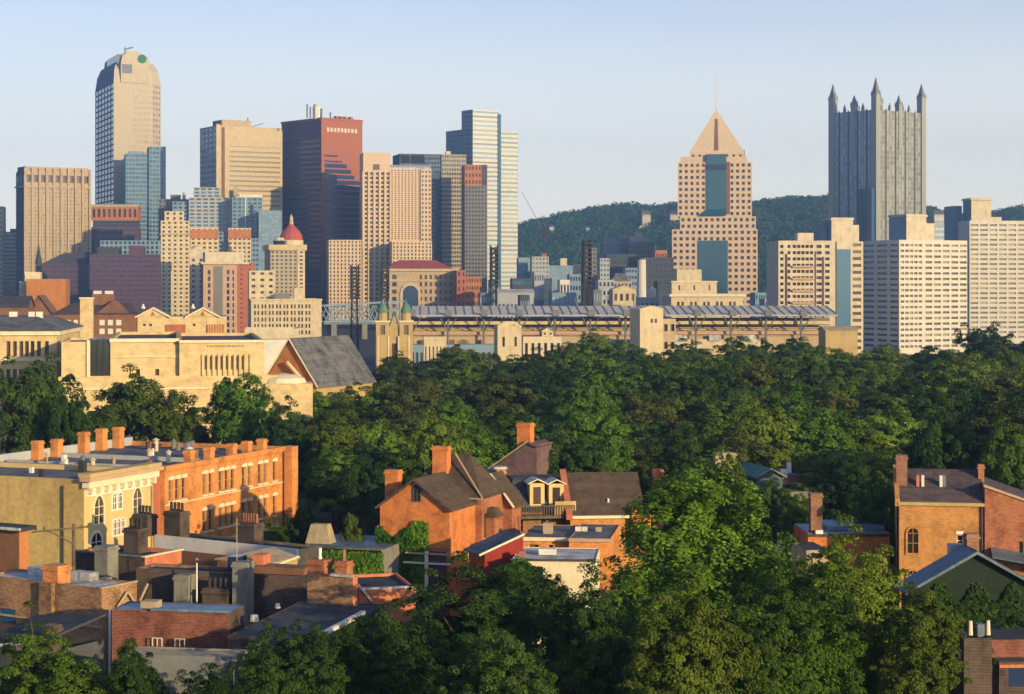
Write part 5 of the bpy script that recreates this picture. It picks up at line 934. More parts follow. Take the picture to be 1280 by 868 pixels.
# brick pair
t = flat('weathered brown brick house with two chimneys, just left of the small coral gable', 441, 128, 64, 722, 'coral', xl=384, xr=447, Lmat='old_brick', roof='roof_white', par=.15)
zt = t.z(722); t.chimney(.6, t.y(400, .6), 4, t.z(704), 1.1, 1.3, 'red_brick', 1, 'offwhite'); t.chimney(.6, t.y(430, .6), zt-.2, t.z(704), .8, .9, 'red_brick', 1, 'pot'); t.P('coping', 'roof_white').box(-.2, .2, 0, t.y(413), zt+.002, zt+.16)
t = T('brick_gable_house', 'low coral brick house with a pale coping, just above the bottom trees', 'house', 449, 130, 14, xr=520, l=7)
zt = t.z(738); t.vol(0, zt, 'coral', Fs=None, roof='roof_tar', par=.2); t.P('coping', 'roof_white').box(0, t.w, -.1, .25, zt+.002, zt+.14); t.P('rake', 'trim').tube((-.2, -.12, t.z(728)), (t.w*.22, -.12, t.z(752)), .1, n=4); t.P('rake', 'trim').tube((-.2, -.12, t.z(752)), (t.w*.05, -.12, t.z(766)), .1, n=4)
# bottom grey building
t = flat('low grey building with a pale roof edge at the bottom left edge, behind leaves', 296, 104, 80, 822, 'stone_grey', xl=150, w=2.2, Lmat='steel', roof='clay_tan', par=.1)
t.P('glazed_door', 'glass').box(-.08, -.003, t.y(292), t.y(282), t.z(868), t.z(834)); t.P('door_frame', 'trimwhite').box(-.14, -.09, t.y(294), t.y(292.4), t.z(870), t.z(832))
t = T('shed', 'dark lean-to with a pale sloping gutter at the lower left edge', 'shed', 56, 112, 60, xl=-30, w=5); zt = t.z(800); t.vol(0, zt-.8, 'darkgrey', roof=None); t.P('roof', 'roof_tar').slab([(-.6, -.2, zt), (t.w, -.2, zt+.8), (t.w, t.l, zt+.2), (-.6, t.l, zt-.9)], .15); t.P('gutter', 'roof_white').tube((-.65, -.2, zt), (-.65, t.l, zt-.9), .1, n=6)
t.chimney(1, .4, zt-1, zt+.7, .7, .9, 'dark_brick')

# ---------------- centre: ivy house and orange gabled group ----------------
t = flat('low grey flat roofed house covered in ivy, left of the orange gabled house', 477, 165, 74, 688, 'stone_grey', xl=374, w=9, Lmat='dkgreen_shade', roof='roof_bluegrey', par=.04)
iv = t; zt = t.z(688); t.P('roof_edge', 'roof_grey').box(-.3, .3, 0, t.l, zt+.003, zt+.14)
b = t.P('tapered_chimney', 'clay_tan'); yc = t.y(401, 3); b.loft([(2.2, yc-1.15), (3.8, yc-1.15), (3.8, yc+1.15), (2.2, yc+1.15)], zt, [(2.5, yc-.75), (3.5, yc-.75), (3.5, yc+.75), (2.5, yc+.75)], t.z(655, 3, yc))
# main gabled house: frame corner at the right end of the front gable
t = T('gabled_house', 'orange brick gabled house with dark shingle roofs and three chimneys, centre of the picture', 'house', 562, 168, 70, xl=475, xr=594)
gh = t; w, l = t.w, t.l; ze = t.z(637); zr = t.z(601, 0, l/2)
t.vol(0, ze, 'gable_brick', Fs=dict(cols=[(w*.68, w*.84)], rows=[(4.2, 6.0)], glass='pane', near=dct(frame='trim', sill='trim')), roof=None)
t.gable(ze, zr, 'roof_brown', 'gable_brick', ax='x', x1=w+3, ov=.3, trim='roof_plum')
fo = arch_window(t, (0, l), (0, -1), l*.5-.05, .62, t.z(628), 1.1, 'darkgrey', glass='pane', fw=.06)
t.P('porch_post', 'trimwhite').box(-.5, -.25, 1.9, 2.15, 0, t.z(690)); t.P('porch_beam', 'trimwhite').box(-.5, -.25, -.2, 4.2, t.z(706), t.z(704)); t.P('porch_beam', 'pinkstone').box(-.5, -.25, -.1, 4.0, t.z(694), t.z(692)); t.P('porch_recess', 'maroon').box(-.12, -.003, .3, 4.1, 0, t.z(690))
t.P('string_course', 'red_brick').box(-.1, -.004, 0, l, t.z(688), t.z(686))
# main block behind
wx = w+.02; mw = 5.6; y0, y1 = -.6, 6.5; zE = ze+.3; zR = t.z(566, w+4, 2)
t.vol(0, zE, 'red_brick', x0=wx, x1=wx+mw, y0=y0, y1=y1, Fs=dict(n=3, r=2, fw=.22, fh=.45, glass='pane', near=dct(frame='far_brown', sill='trim')), Ls=None, roof=None)
t.hip(zE, zR, 'roof_brown', wx-.3, wx+mw, y0, y1, ov=.35, rx=1.4, name='main_roof'); t.P('verge', 'clay_tan').tube((wx-.7, y0-.4, zE+.05), (wx-.7, y0+4.2, zE+.05), .1, n=4)
t.P('verge', 'pinkstone').tube((wx-.66, y0-.36, zE+.1), (wx+mw*.5-1, (y0+y1)/2-.3, zR+.1), .09, n=4)
bx = wx+mw; t.vol(0, zE-1, 'red_brick', x0=bx+.02, x1=bx+2.4, y0=-1.5, y1=2.5, Fs=G(2, 2, .2, .4, glass='pane', near=dct(frame='far_brown')), Ls=G(1, 2, .2, .4, glass='pane', near=dct(frame='far_brown')), roof=None, wall='rear_wing'); t.gable(zE-1, zE+1.6, 'roof_brown', 'red_brick', x0=bx+.02, x1=bx+2.4, y0=-1.5, y1=2.5, ax='x', wall='rear_wing', roofname='wing_roof', trim='trim')
t.chimney(wx+1.2, t.y(552, wx+1.2), zE, t.z(558, wx+1.2, 3), .95, 1.45, 'gable_brick'); t.chimney(1.8, t.y(492, 1.8), ze-.6, t.z(587, 1.8, l), 1.0, 1.25, 'gable_brick')
t.P('bay_window', 'red_brick').box(w+1, w+3, -1.5, y0-.003, 0, zE-1.8); t.P('bay_roof', 'roof_brown').loft([(w+.9, -1.7), (w+3.1, -1.7), (w+3.1, y0), (w+.9, y0)], zE-1.8, [(w+1.5, -1.2), (w+2.5, -1.2), (w+2.5, y0), (w+1.5, y0)], zE-1.0)
# plum brick party wall house behind
t = T('party_wall_house', 'plum brick house with a slanting gable wall and orange chimney among the trees', 'house', 671, 200, 66, xl=606, w=6)
l = t.l; zb = t.z(592, 0, l); zt = t.z(556)
t.P('wall', 'purplebrick').add([(0, l, 0), (0, 0, 0), (0, 0, zt), (0, l*.16, zt+.1), (0, l, zb), (t.w, l, 0), (t.w, 0, 0), (t.w, 0, zt), (t.w, l*.16, zt+.1), (t.w, l, zb)], [(0, 1, 2, 3, 4), (9, 8, 7, 6, 5), (1, 6, 7, 2)]); t.P('roof', 'roof_plum').slab([(-.2, l, zb+.1), (-.2, l*.16, zt+.22), (t.w, l*.16, zt+.22), (t.w, l, zb+.1)], .12).slab([(-.2, l*.16, zt+.22), (-.2, 0, zt-.2), (t.w, 0, zt-.2), (t.w, l*.16, zt+.22)], .12); t.P('coping', 'clay_tan').tube((-.2, l, zb+.2), (-.2, l*.16, zt+.34), .1, n=4)
t.chimney(.7, t.y(657, .7), zt-2, t.z(530), 1.1, 1.5, 'gable_brick')
# dark mansard house with yellow dormers
t = T('mansard_house', 'dark slate mansard house with two pale yellow dormers and a timber balcony', 'house', 655, 184, 10, xr=722, l=9)
w = t.w; zE = t.z(640); zT = t.z(597, 0, 4)
t.vol(0, zE, 'brown_brick', x0=-1.5, roof=None, Fs=dict(n=3, r=1, fw=.25, fh=.5, za=zE-2.6, zb=zE, glass='pane', near=dct(frame='trim')))
t.P('roof', 'roof_slate').loft([(-1.9, -.3), (w, -.3), (w, 9), (-1.9, 9)], zE, [(-.6, 2.6), (w-.5, 2.6), (w-.5, 6.5), (-.6, 6.5)], zT)
for px, hh in ((672, 605), (696, 606)):
    q = t.x(px); zz = t.z(hh); b = MB(); b.box(q-.72, q+.72, .2, 2.6, zE+.2, zz); do = b.build('dormer', 'yellowstone', t.root); MB().slab([(q-.95, -.05, zz+.02), (q, -.05, zz+.45), (q, 2.7, zz+.45), (q-.95, 2.7, zz+.02)], .1).slab([(q, -.05, zz+.45), (q+.95, -.05, zz+.02), (q+.95, 2.7, zz+.02), (q, 2.7, zz+.45)], .1).build('dormer_roof', 'trim', do)
    MB().box(q-.34, q+.34, .12, .19, zE+.7, zz-.35).build('dormer_window', 'glass_brown', do)
bw = t.P('balcony', 'wood'); bw.box(t.x(648), t.x(714), -1.6, -.05, zE-.5, zE-.25)
for k in range(22): q = t.x(648)+(t.x(714)-t.x(648))*k/21; bw.box(q-.04, q+.04, -1.6, -1.53, zE-.25, zE+.65)
bw.box(t.x(648), t.x(714), -1.62, -1.52, zE+.65, zE+.74); t.P('balcony_screen', 'ochre').box(t.x(690), t.x(716), -1.5, -1.42, zE-.2, zE+1.1)
t.P('skylight', 'roof_white').box(-2.2, -.9, 4.2, 5.6, t.z(583, 0, 5)-.2, t.z(583, 0, 5)); t.chimney(t.x(626, 4), 4, 5, t.z(587, 0, 4), .85, .85, 'orange_brick'); t.P('side_wing', 'dark_brick').box(-3.6, -1.52, 2, 8, 0, t.z(592, 0, 3))
t = T('turret_roof_house', 'small dark house with a pointed slate hip roof, between the gabled house and yellow dormers', 'house', 613, 181, 12, xr=641, l=6)
zE = t.z(626); t.vol(0, zE, 'brown_brick', roof=None, Fs=G(2, 2, .25, .35, glass='pane')); t.hip(zE, t.z(597, 0, 3), 'roof_slate', 0, t.w, 0, 6, ov=.35, rx=.3); t.P('eaves', 'trim').box(-.4, t.w+.4, -.45, -.352, zE-.12, zE+.06)
# brown gable roof house
t = T('brown_roof_house', 'house with a wide brown shingle roof and pink coping, behind the big leafy tree', 'house', 713, 183, 6, xr=803, l=9)
w = t.w; zE = t.z(644); zR = t.z(593, 0, 4.5)
t.vol(0, zE, 'yellow_brick', roof=None, Fs=None); t.gable(zE, zR, 'roof_brown', 'gable_brick', ax='x', ov=.3); t.P('eaves_board', 'trim').box(-.1, w+.2, -.46, -.32, zE-.32, zE-.05); 
t.P('party_coping', 'far_red').slab([(-.45, -.5, zE+.15), (.15, -.5, zE+.15), (.15, 4.5, zR+.5), (-.45, 4.5, zR+.5)], .55)
t.P('wall', 'gable_brick').box(w*.83, w*1.10, -.7, -.33, 4, t.z(633)); t.chimney(t.x(822, 4), 4, 4, t.z(588, 0, 4), 1.0, .9, 'red_brick')
t.P('roof_vent', 'roof_white').cyl(w*.55, 1.2, .12, .12, zE+.5, zE+1.4, 6)
# low flat roofs right of the gabled house
t = T('flat_roof_house', 'flat grey roofed low brick house with pale fascia, below the brown shingle roof', 'house', 651, 168, -8, xr=764, l=9)
w = t.w; zt = t.z(672)
t.vol(0, zt, 'orange_brick', x1=w*.55, Fs=dict(cols=[(w*.08, w*.2), (w*.3, w*.36)], rows=[(zt-1.7, zt-.6)], glass='pane', near=dct(frame='trim')), par=.05); t.vol(0, zt+.15, 'orange_brick', x0=w*.55+.02, y0=-1.2, Fs=None, par=.05)
t.P('fascia', 'trim').box(-.2, w*.55, -.22, -.004, zt-.25, zt+.06); t.P('fascia', 'pinkstone').box(w*.55, w+.2, -1.4, -1.204, zt-.1, zt+.2)
for q, m_v in ((.55, 'offwhite'), (.62, 'white'), (.78, 'clay_tan')): t.P('roof_vent', m_v).box(w*q, w*q+.5, 4, 4.4, zt-.05, zt+.5)
t.P('roof_hatch', 'clay_tan').box(w*.2, w*.3, 3, 4, zt-.05, zt+.9)
t = T('cream_house', 'low cream rendered house with a pale flat roof and ivy, near the red lean-to', 'house', 640, 156, -5, xr=745, l=7)
ch = t; zt = t.z(699); t.vol(0, zt, 'trim', Fs=None, roof='roof_white', par=.06); t.P('roof_edge', 'roof_slate').box(-.1, t.w, -.16, -.003, zt-.12, zt+.05)
t.P('roof_unit', 'offwhite').box(2.0, 3.4, 2.5, 3.5, zt, zt+.5); t.P('planter', 'pot').box(.5, 1.0, 1.0, 1.5, zt, zt+.5)
t = T('lean_to', 'red lean-to with a shade-dark side, a lit end and pale sloping coping', 'lean-to', 606, 158, 22, xr=654, xl=586)
w, l = t.w, t.l; z0_, z1_ = t.z(692), t.z(670, w)
t.P('wall', 'red_shaded').add([(0, 0, 0), (w, 0, 0), (w, 0, z1_), (0, 0, z0_), (w, l, 0), (0, l, 0), (0, l, z0_), (w, l, z1_)], [(0, 1, 2, 3), (1, 4, 7, 2), (4, 5, 6, 7)]); t.P('end_wall', 'red_lit').quad((0, l, 0), (0, 0, 0), (0, 0, z0_), (0, l, z0_)); t.P('roof', 'roof_grey').slab([(-.5, -.2, z0_-.1), (w, -.2, z1_+.12), (w, l, z1_+.12), (-.5, l, z0_-.1)], .12); t.P('coping', 'trim').tube((-.6, -.25, z0_-.08), (w, -.25, z1_+.18), .1, n=4)  # tree shade on the side and light on the end put into two reds

# ---------------- right side ----------------
t = T('teal_house', 'small house with a worn teal green roof half hidden in the trees, right of centre', 'house', 946, 205, 14, xr=978, l=9)
zE = t.z(596); t.vol(0, zE, 'teal', roof=None, Fs=G(2, 2, .2, .3)); t.gable(zE, t.z(583, 0, 4), 'copper', 'teal', ax='y', trim='stone_grey'); t.chimney(-2.2, 6, 4, t.z(566, 0, 6), .9, .9, 'clay_tan')
t = T('row_house', 'plum red walled low row house with a cluttered pale roof, behind the teal roofed house', 'house', 975, 212, 8, xr=1016, l=8)
zt = t.z(594); t.vol(0, zt, 'purplebrick', Fs=G(2, 1, .3, .3, glass='pane', za=zt-3, zb=zt), roof='roof_white', par=.2); t.P('chimney_pot', 'white').cyl(t.w*.42, 2, .35, .3, zt, zt+1.2, 8); t.P('roof_vent', 'offwhite').box(t.w*.1, t.w*.3, 1, 2, zt-.2, zt+.5)
t.vol(0, t.z(610), 'stone_grey', x0=0, x1=t.w, y0=-4, y1=-.05, Fs=G(3, 1, .3, .5, glass='pane', za=4, zb=7), wall='front_wing', roof='roof_grey')
t = flat('low orange brick house with a bright blue flat roof and tall chimney, right of centre', 1010, 172, 2, 667, 'gable_brick', xr=1112, l=7, roof='roof_blue', par=.02, Rs=None)
zt = t.z(667); t.P('fascia', 'roof_slate').box(-.1, t.w+.1, -.14, -.003, zt-.3, zt-.05); t.P('roof_step', 'roof_blue').box(t.x(1040), t.w, 2, 7, zt+.003, zt+.35); t.chimney(t.x(1022), .9, zt-.1, t.z(618), 1.05, 1.0, 'brown_brick'); t.P('roof_vent', 'trimwhite').box(t.x(1019), t.x(1028), -.3, .1, zt-.02, zt+.3)
t = T('brick_house', 'tall orange yellow brick house with a dark pitched roof and arched windows, at the right', 'house', 1124, 166, -9, xr=1229, l=9)
w = t.w; zE = t.z(627); zR = t.z(588, 0, 4.5); wq = (t.x(1196), t.x(1204))
t.vol(0, zE, 'yellow_brick', roof=None, Fs=dict(cols=[wq], rows=[(t.z(682), t.z(668))], glass='pane', near=dct(frame='trimwhite', lintel='trimwhite', sill='trimwhite')), Ls=None)
t.gable(zE, zR, 'roof_plum', 'yellow_brick', ax='x', ov=.12); t.P('eaves_gutter', 'ochre').box(-.1, w+.1, -.28, -.12, zE-.3, zE-.02)
for zb in (691, 738): arch_window(t, (0, 0), (1, 0), t.x(1134.5), .9, t.z(zb), 1.7 if zb < 700 else 1.3, 'yellow_brick', glass='pane', fw=.16)
t.P('gable_parapet', 'yellow_brick').slab([(-.35, -.2, zE+.2), (.05, -.2, zE+.2), (.05, 4.5, zR+.5), (-.35, 4.5, zR+.5)], .6)
t.chimney(.3, 2.6, zE+.8, t.z(569, 0, 2.6), .95, 1.3, 'brown_brick'); t.chimney(w+.1, 3.6, zE, t.z(580, 0, 3), .5, .9, 'red_brick')
for q, m_v in ((.22, 'coral'), (.28, 'offwhite'), (.5, 'offwhite'), (.54, 'steel')): t.P('roof_vent', m_v).box(w*q, w*q+.25, 1.9, 2.2, zE+1, zE+2.1)
t.P('downpipe', 'maroon').tube((w-.1, -.12, 0), (w-.1, -.12, zE-.3), .09); t.P('downpipe', 'iron').tube((-.12, .3, 0), (-.12, .3, zE-.4), .08)
t = T('brick_house', 'red brick house with a pale sloping coping, cut off by the right edge', 'house', 1231, 164.6, -9, w=9, l=8)
w = t.w; za = t.z(609); zb = t.z(657, 9)
t.P('wall', 'red_brick').add([(0, 0, 0), (w, 0, 0), (w, 0, zb), (0, 0, za), (0, 8, 0), (w, 8, 0), (w, 8, zb), (0, 8, za)], [(0, 1, 2, 3), (5, 4, 7, 6), (4, 0, 3, 7), (1, 5, 6, 2)]); t.P('roof', 'roof_plum').slab([(-.05, .3, za+.02), (w, .3, zb+.02), (w, 8, zb+.3), (-.05, 8, za+.3)], .12); t.P('coping', 'pinkstone').slab([(-.1, -.15, za+.22), (w, -.15, zb+.22), (w, .32, zb+.22), (-.1, .32, za+.22)], .2)
t.P('window', 'pane').box(t.x(1275), t.x(1279), -.04, -.003, t.z(700), t.z(676)); t.P('lower_roof', 'roof_bluegrey').slab([(t.x(1238), -2, t.z(692)), (w, -2, t.z(715, 9)), (w, -.02, t.z(706, 9)), (t.x(1238), -.02, t.z(684))], .12)
bh = t = T('blue_roof_house', 'shade-dark green walled house with a blue grey metal gable roof, lower right corner', 'house', 1138, 138, 4, xr=1316, l=9)
w = t.w; zE = t.z(748); xm = t.x(1218); zR = t.z(692)
t.P('wall', 'dkgreen_shade').add([(0, 0, 0), (w, 0, 0), (w, 0, zE), (xm, 0, zR), (0, 0, t.z(737)), (0, 2.4, 0), (w, 2.4, 0), (w, 2.4, zE), (xm, 2.4, zR), (0, 2.4, t.z(737))], [(0, 1, 2, 3, 4), (9, 8, 7, 6, 5), (0, 4, 9, 5), (1, 6, 7, 2)])  # near-black green puts the wall's shade into its colour
kL = (zR-t.z(737))/xm; kR = (zR-zE)/(w-xm); rf = t.P('roof', 'roof_bluegrey')
rf.slab([(-.5, -.7, zR-kL*(xm+.5)+.2), (xm, -.7, zR+.2), (xm, 2.6, zR+.2), (-.5, 2.6, zR-kL*(xm+.5)+.2)], .22).slab([(xm, -.7, zR+.2), (w+.5, -.7, zR-kR*(w+.5-xm)+.2), (w+.5, 2.6, zR-kR*(w+.5-xm)+.2), (xm, 2.6, zR+.2)], .22)
sm = t.P('roof_seam', 'roof_bluegrey')
for k in range(14):
    q = k/13*(w-xm); sm.tube((xm+q, -.7, zR+.24-kR*q), (xm+q, 2.5, zR+.24-kR*q), .035, n=4)
t.chimney(t.x(1214, 3), 3.0, zR-.8, t.z(668, 0, 3), .9, .9, 'brown_brick'); t.P('roof_box', 'roof_white').box(t.x(1189, 4), t.x(1205, 4), 4, 5, zR-1.5, t.z(682, 0, 4)); t.P('window', 'glass_sky').box(t.x(1215), t.x(1220), -.05, -.003, t.z(752), t.z(730))
t = T('brick_house', 'dark brick end of a house with white pots on its chimney, bottom right corner', 'house', 1205, 118, 4, xr=1240, l=7)
zt = t.z(798); t.vol(0, zt, 'dark_brick', roof='roof_tar', par=.15, Fs=None)
for q in (1213, 1235): t.P('chimney_pot_'+('white'), 'trim').cyl(t.x(q, 1), 1, .16, .12, zt, t.z(780), 8)
t.P('roof_vent', 'roof_bluegrey').box(t.x(1221, 1), t.x(1230, 1), .8, 1.4, zt-.1, t.z(784))
t = T('shop_front', 'low plum building with a faded pink sign band at the bottom right edge', 'building', 1240, 124, 3, w=8, l=6)
t.vol(0, t.z(800), 'deep_brick', Fs=None, roof='roof_tar'); t.vol(0, t.z(822), 'dark_brick', y0=-1.5, y1=-.02, Fs=dict(cols=[(.6, 3), (3.6, 6)], rows=[(4, 5.2)], glass='glass_navy'), roof='roof_plum', wall='bay'); t.P('sign_band', 'coral').box(0, 8, -1.62, -1.503, t.z(829), t.z(825))
t = T('chimney_stack', 'weathered tan chimney top poking out of the tree crowns, left of the teal roofed house', 'chimney', 910, 190, 10, w=1, l=1); t.P('stack', 'clay_tan').box(-.6, .6, -.5, .5, 4, t.z(569)); t.P('cap', 'clay_tan').box(-.75, .75, -.65, .65, t.z(569), t.z(566))
t = T('low_building', 'pale stucco wall with a dark opening, glimpsed below the orange brick house with blue roof', 'building', 1008, 160, 6, xr=1036, l=5); t.vol(0, t.z(688), 'clay_tan', Fs=dict(n=1, r=1, fw=.4, fh=.2, za=6, zb=8, glass='pane'), roof='roof_tar')
# ---------------- trees ----------------
def crown(seed, Rx, Rz, nclump, per, size, mat, drop=0.45, aspect=.62, cl=(.20, .34), up=.35, hollow=.55, power=1.0, tall=.72, lobes=None, rough=.38):
    """leaf-sized faces gathered in clumps spread through an uneven ellipsoid; its centre is the origin"""
    g = np.random.default_rng(seed)
    d = unit(g.normal(size=(nclump, 3))); d[:, 2] = np.where(d[:, 2] < -drop, -d[:, 2]*.5, d[:, 2]); d = unit(d)
    ph = g.uniform(0, 6.28, 6); az = np.arctan2(d[:, 1], d[:, 0])
    lump = 1+.16*np.sin(2*az+ph[0])+.11*np.sin(3*az+ph[1]+3*d[:, 2])+.10*np.sin(5*az+ph[2]-4*d[:, 2])
    rad = g.uniform(hollow, 1.0, nclump)**.6*lump
    c = d*rad[:, None]
    if lobes is None:
        nl = int(g.integers(4, 8)); an = g.uniform(0, 6.28, nl); rr_ = g.uniform(.3, .62, nl); lobes = [(rr_[k]*math.cos(an[k]), rr_[k]*math.sin(an[k]), g.uniform(-.45, .35), g.uniform(.38, .56)) for k in range(nl)]+[(g.uniform(-.15, .15), g.uniform(-.15, .15), g.uniform(.25, .45), g.uniform(.45, .6)), (0, 0, -.1, .72)]
    lb = np.array(lobes); wt = lb[:, 3]**2; li = g.choice(len(lb), nclump, p=wt/wt.sum()); c = c*lb[li, 3:4]+lb[li, :3]
    c[:, :2] /= np.percentile(np.abs(c[:, :2]), 97)/.86; c[:, 2] /= np.percentile(c[:, 2], 99)/.93
    c *= np.array([Rx, Rx, Rz]); cr = g.uniform(cl[0], cl[1], nclump)*Rx
    if power != 1.0: k = np.clip((c[:, 2]+Rz)/(2*Rz), 0, 1); c[:, :2] *= (1.12-power*k**1.5)[:, None]
    q = unit(g.normal(size=(nclump, per, 3))); q[..., 2] = np.where(q[..., 2] < -.4, -q[..., 2], q[..., 2]); rr = g.uniform(.35, 1.0, (nclump, per, 1))**.5
    p = c[:, None, :]+q*rr*cr[:, None, None]*np.array([1, 1, tall]); nn = unit(q*.8+d[:, None, :]*.85+g.normal(size=q.shape)*rough+np.array([0, 0, up]))
    V = leaf_quads(p.reshape(-1, 3), nn.reshape(-1, 3), size, g, aspect)
    return np_mesh('crown', V, mat), c
def trunk_mesh(seed, c, Rx, Rz, H, r):
    """tapered trunk and limbs reaching up into the crown whose centre is H above the ground"""
    g = random.Random(seed); b = MB(); fork = H-Rz*.75; top = H+Rz*.3
    pts = [(0, 0, 0), (g.uniform(-.1, .1)*r*4, g.uniform(-.1, .1)*r*4, fork*.5), (g.uniform(-.3, .3), g.uniform(-.3, .3), fork), (g.uniform(-.6, .6), g.uniform(-.6, .6), top)]
    rs = [r*1.35, r, r*.85, r*.2]
    for i in range(3): b.tube(pts[i], pts[i+1], rs[i], rs[i+1], 8)
    idx = sorted(range(len(c)), key=lambda i: -abs(c[i][0])-abs(c[i][1]))
    for i in idx[::max(1, len(idx)//11)][:11]:
        e = (float(c[i][0])*.88, float(c[i][1])*.88, float(c[i][2])*.88+H); z0 = min(e[2]-.3, fork+g.random()*Rz*.6); z0 = max(z0, fork*.8)
        m = (e[0]*.45, e[1]*.45, z0+(e[2]-z0)*.62); b.tube((0, 0, z0), m, r*.45, r*.28, 6); b.tube(m, e, r*.28, r*.07, 5)
    me = b.mesh('trunk'); me.materials.append(M('bark')); return me
_proto = {}
def proto(kind, v, Rx, Rz, H, n, per, size, mat, **k):
    key = (kind, v)
    if key not in _proto:
        cm, c = crown(hash(key[1])*7+len(kind)*131+v*17, Rx, Rz, n, per, size, mat, **k); _proto[key] = (cm, trunk_mesh(v+5, c, Rx, Rz, H, Rx*.055+.05), H, Rx, Rz)
    return _proto[key]
def plant_tree(p, label, x, y, top, rad, rz, group=None, cat='tree', name='tree'):
    cm, tm, H, Rx, Rz = p; sxy = rad/Rx; sz = top/(H+Rz*.98)
    root = empty(name, label, cat, (x, y, 0), rz, group); root.scale = (sxy, sxy, sz)
    for nm, me, z in (('trunk', tm, 0), ('crown', cm, H)):
        o = bpy.data.objects.new(nm, me); COL.objects.link(o); o.parent = root; o.location.z = z
    return root
# park trees: rows from the stadium to the near houses
MATS = ['leaf_mid', 'leaf_dark', 'leaf_olive', 'leaf_bright', 'leaf_brown', 'leaf_lime']
CN = {'leaf_mid': 'mid green', 'leaf_dark': 'dark green', 'leaf_olive': 'olive', 'leaf_bright': 'fresh green', 'leaf_brown': 'brownish green', 'leaf_lime': 'yellow green'}
def park_proto(m, v): return proto('park_'+m, v+10*MATS.index(m), 5.5, 5.8, 8.5, 280, 125, .165, m, cl=(.10, .21), hollow=.5, rough=.5)
LM = [(408, 'under the dark church roof'), (452, 'under the short pink wing'), (500, 'under the domed stone church'), (562, 'under the arched station block'), (622, 'under the cream parapet house'), (680, 'under the low cream terrace'), (738, 'under the right lattice mast'), (800, 'under the white chimney stack'), (862, 'under the tiered cream hall'), (925, 'under the pyramid topped tower'), (985, 'under the stadium roof end'), (1040, 'under the narrow apartment tower'), (1100, "under the white slab's dark face"), (1165, "under the white slab's bright face"), (1228, 'under the rightmost tower'), (1290, 'at the right picture edge')]
ROWS = [(445, 'row beside the stadium', 6.0), (395, 'second row from the stadium', 6.4), (350, 'third row from the stadium', 6.4), (308, 'middle row', 6.3), (272, 'fifth row from the stadium', 5.8), (240, 'sixth row from the stadium', 5.4), (214, 'front row near the houses', 4.8)]
TOPY = {445: [455, 447, 444, 440, 441, 441, 420, 433, 426, 422, 424, 432, 433, 429, 415, 422]}
OFF = {395: 12, 350: 20, 308: 38, 272: 62, 240: 92, 214: 128}
tr = random.Random(21)
for ri, (D, rname, rad) in enumerate(ROWS):
    for ci, (px, lname) in enumerate(LM):
        if D >= 395 and px < 460: continue
        if D < 440 and tr.random() < .10: continue
        pj = px+tr.uniform(-9, 9)+(25 if ri % 2 else 0)
        base = float(np.interp(pj, [q[0] for q in LM], TOPY[445]))
        py = base+OFF.get(D, 0)+tr.uniform(-8, 9)
        if D <= 240 and px < 640: py += -6
        if D == 214 and (640 < px < 830): py = 562+tr.uniform(-4, 4)
        if D == 214 and px < 520: py = 565
        if D == 214 and 540 < px < 640: continue
        if D == 214 and (930 < px < 1010): continue
        m = tr.choices(MATS, [5, 4, 3, 2, 2, 2])[0]
        if D == 445 and px in (738, 862, 925): m = 'leaf_lime'
        if px in (500,) and D in (350, 308, 272): m = 'leaf_brown'
        if px in (562, 738) and D <= 272: m = 'leaf_bright'
        top = Z(py, D)
        rd = rad*tr.uniform(.9, 1.3)*(1.0 if D < 400 else 1.1)
        rt = plant_tree(park_proto(m, tr.randrange(3)), f'{CN[m]} park tree, {rname}, {lname}', X(pj, D), D+tr.uniform(-6, 6), top, rd, tr.uniform(0, 6.28), 'trees of the park wood', name='park_tree')
# left side trees
def one(label, m, v, px, D, py, wpx, kind='park', name='tree'):
    wpx *= 1.12
    return plant_tree(park_proto(m, v), label, X(px, D), D, Z(py, D), wpx/2/F*D, v*1.3+.4, name=name)
one('large dark green tree in front of the museum at the left edge', 'leaf_dark', 0, 40, 232, 458, 104)
one('smaller dark green tree between the museum tree and the olive tree', 'leaf_dark', 1, 84, 226, 500, 56)
one('wide olive tree in front of the theatre wall', 'leaf_olive', 0, 172, 262, 476, 110); one('olive green tree filling in right of the wide olive tree, low behind the roofs', 'leaf_olive', 1, 226, 258, 494, 72)
one('fresh green tree in front of the narrow window strips of the theatre', 'leaf_bright', 0, 308, 255, 473, 88)
one('dark tree just right of the fresh green theatre tree', 'leaf_dark', 2, 358, 245, 508, 70); one('dark green tree behind the far end of the orange brick terrace', 'leaf_dark', 0, 385, 228, 545, 80); one('tall olive green tree behind the tapered tan chimney', 'leaf_olive', 2, 425, 222, 530, 90)
one('dark tree left of the orange gabled house', 'leaf_dark', 1, 455, 205, 575, 70); one('mid green tree behind the orange gabled house roofs', 'leaf_mid', 0, 540, 215, 520, 90); one('low dark tree behind the rear parapet of the mustard house', 'leaf_dark', 2, 130, 242, 520, 80)
one('low green bush at the foot of the orange brick terrace, right end', 'leaf_mid', 1, 346, 176, 655, 34); one('dark round bush beside the tapered tan chimney', 'leaf_dark', 0, 372, 182, 640, 46); one('slim green shrub right of the tapered tan chimney', 'leaf_olive', 1, 440, 172, 647, 26)
one('dark leafy tree behind the yellow dormers', 'leaf_dark', 1, 705, 205, 548, 86); one('fresh green tree between the plum brick wall and the brown roof', 'leaf_bright', 1, 762, 208, 552, 80); one('dark round tree right of the brown shingle roof', 'leaf_dark', 2, 856, 205, 546, 76)
one('tall green tree beside the brick house with arched windows', 'leaf_mid', 2, 1096, 178, 596, 62); one('dark tree behind the blue flat roof', 'leaf_dark', 2, 1064, 196, 575, 80); one('dark tree rising behind the roof of the arched window house', 'leaf_dark', 1, 1180, 200, 520, 96)
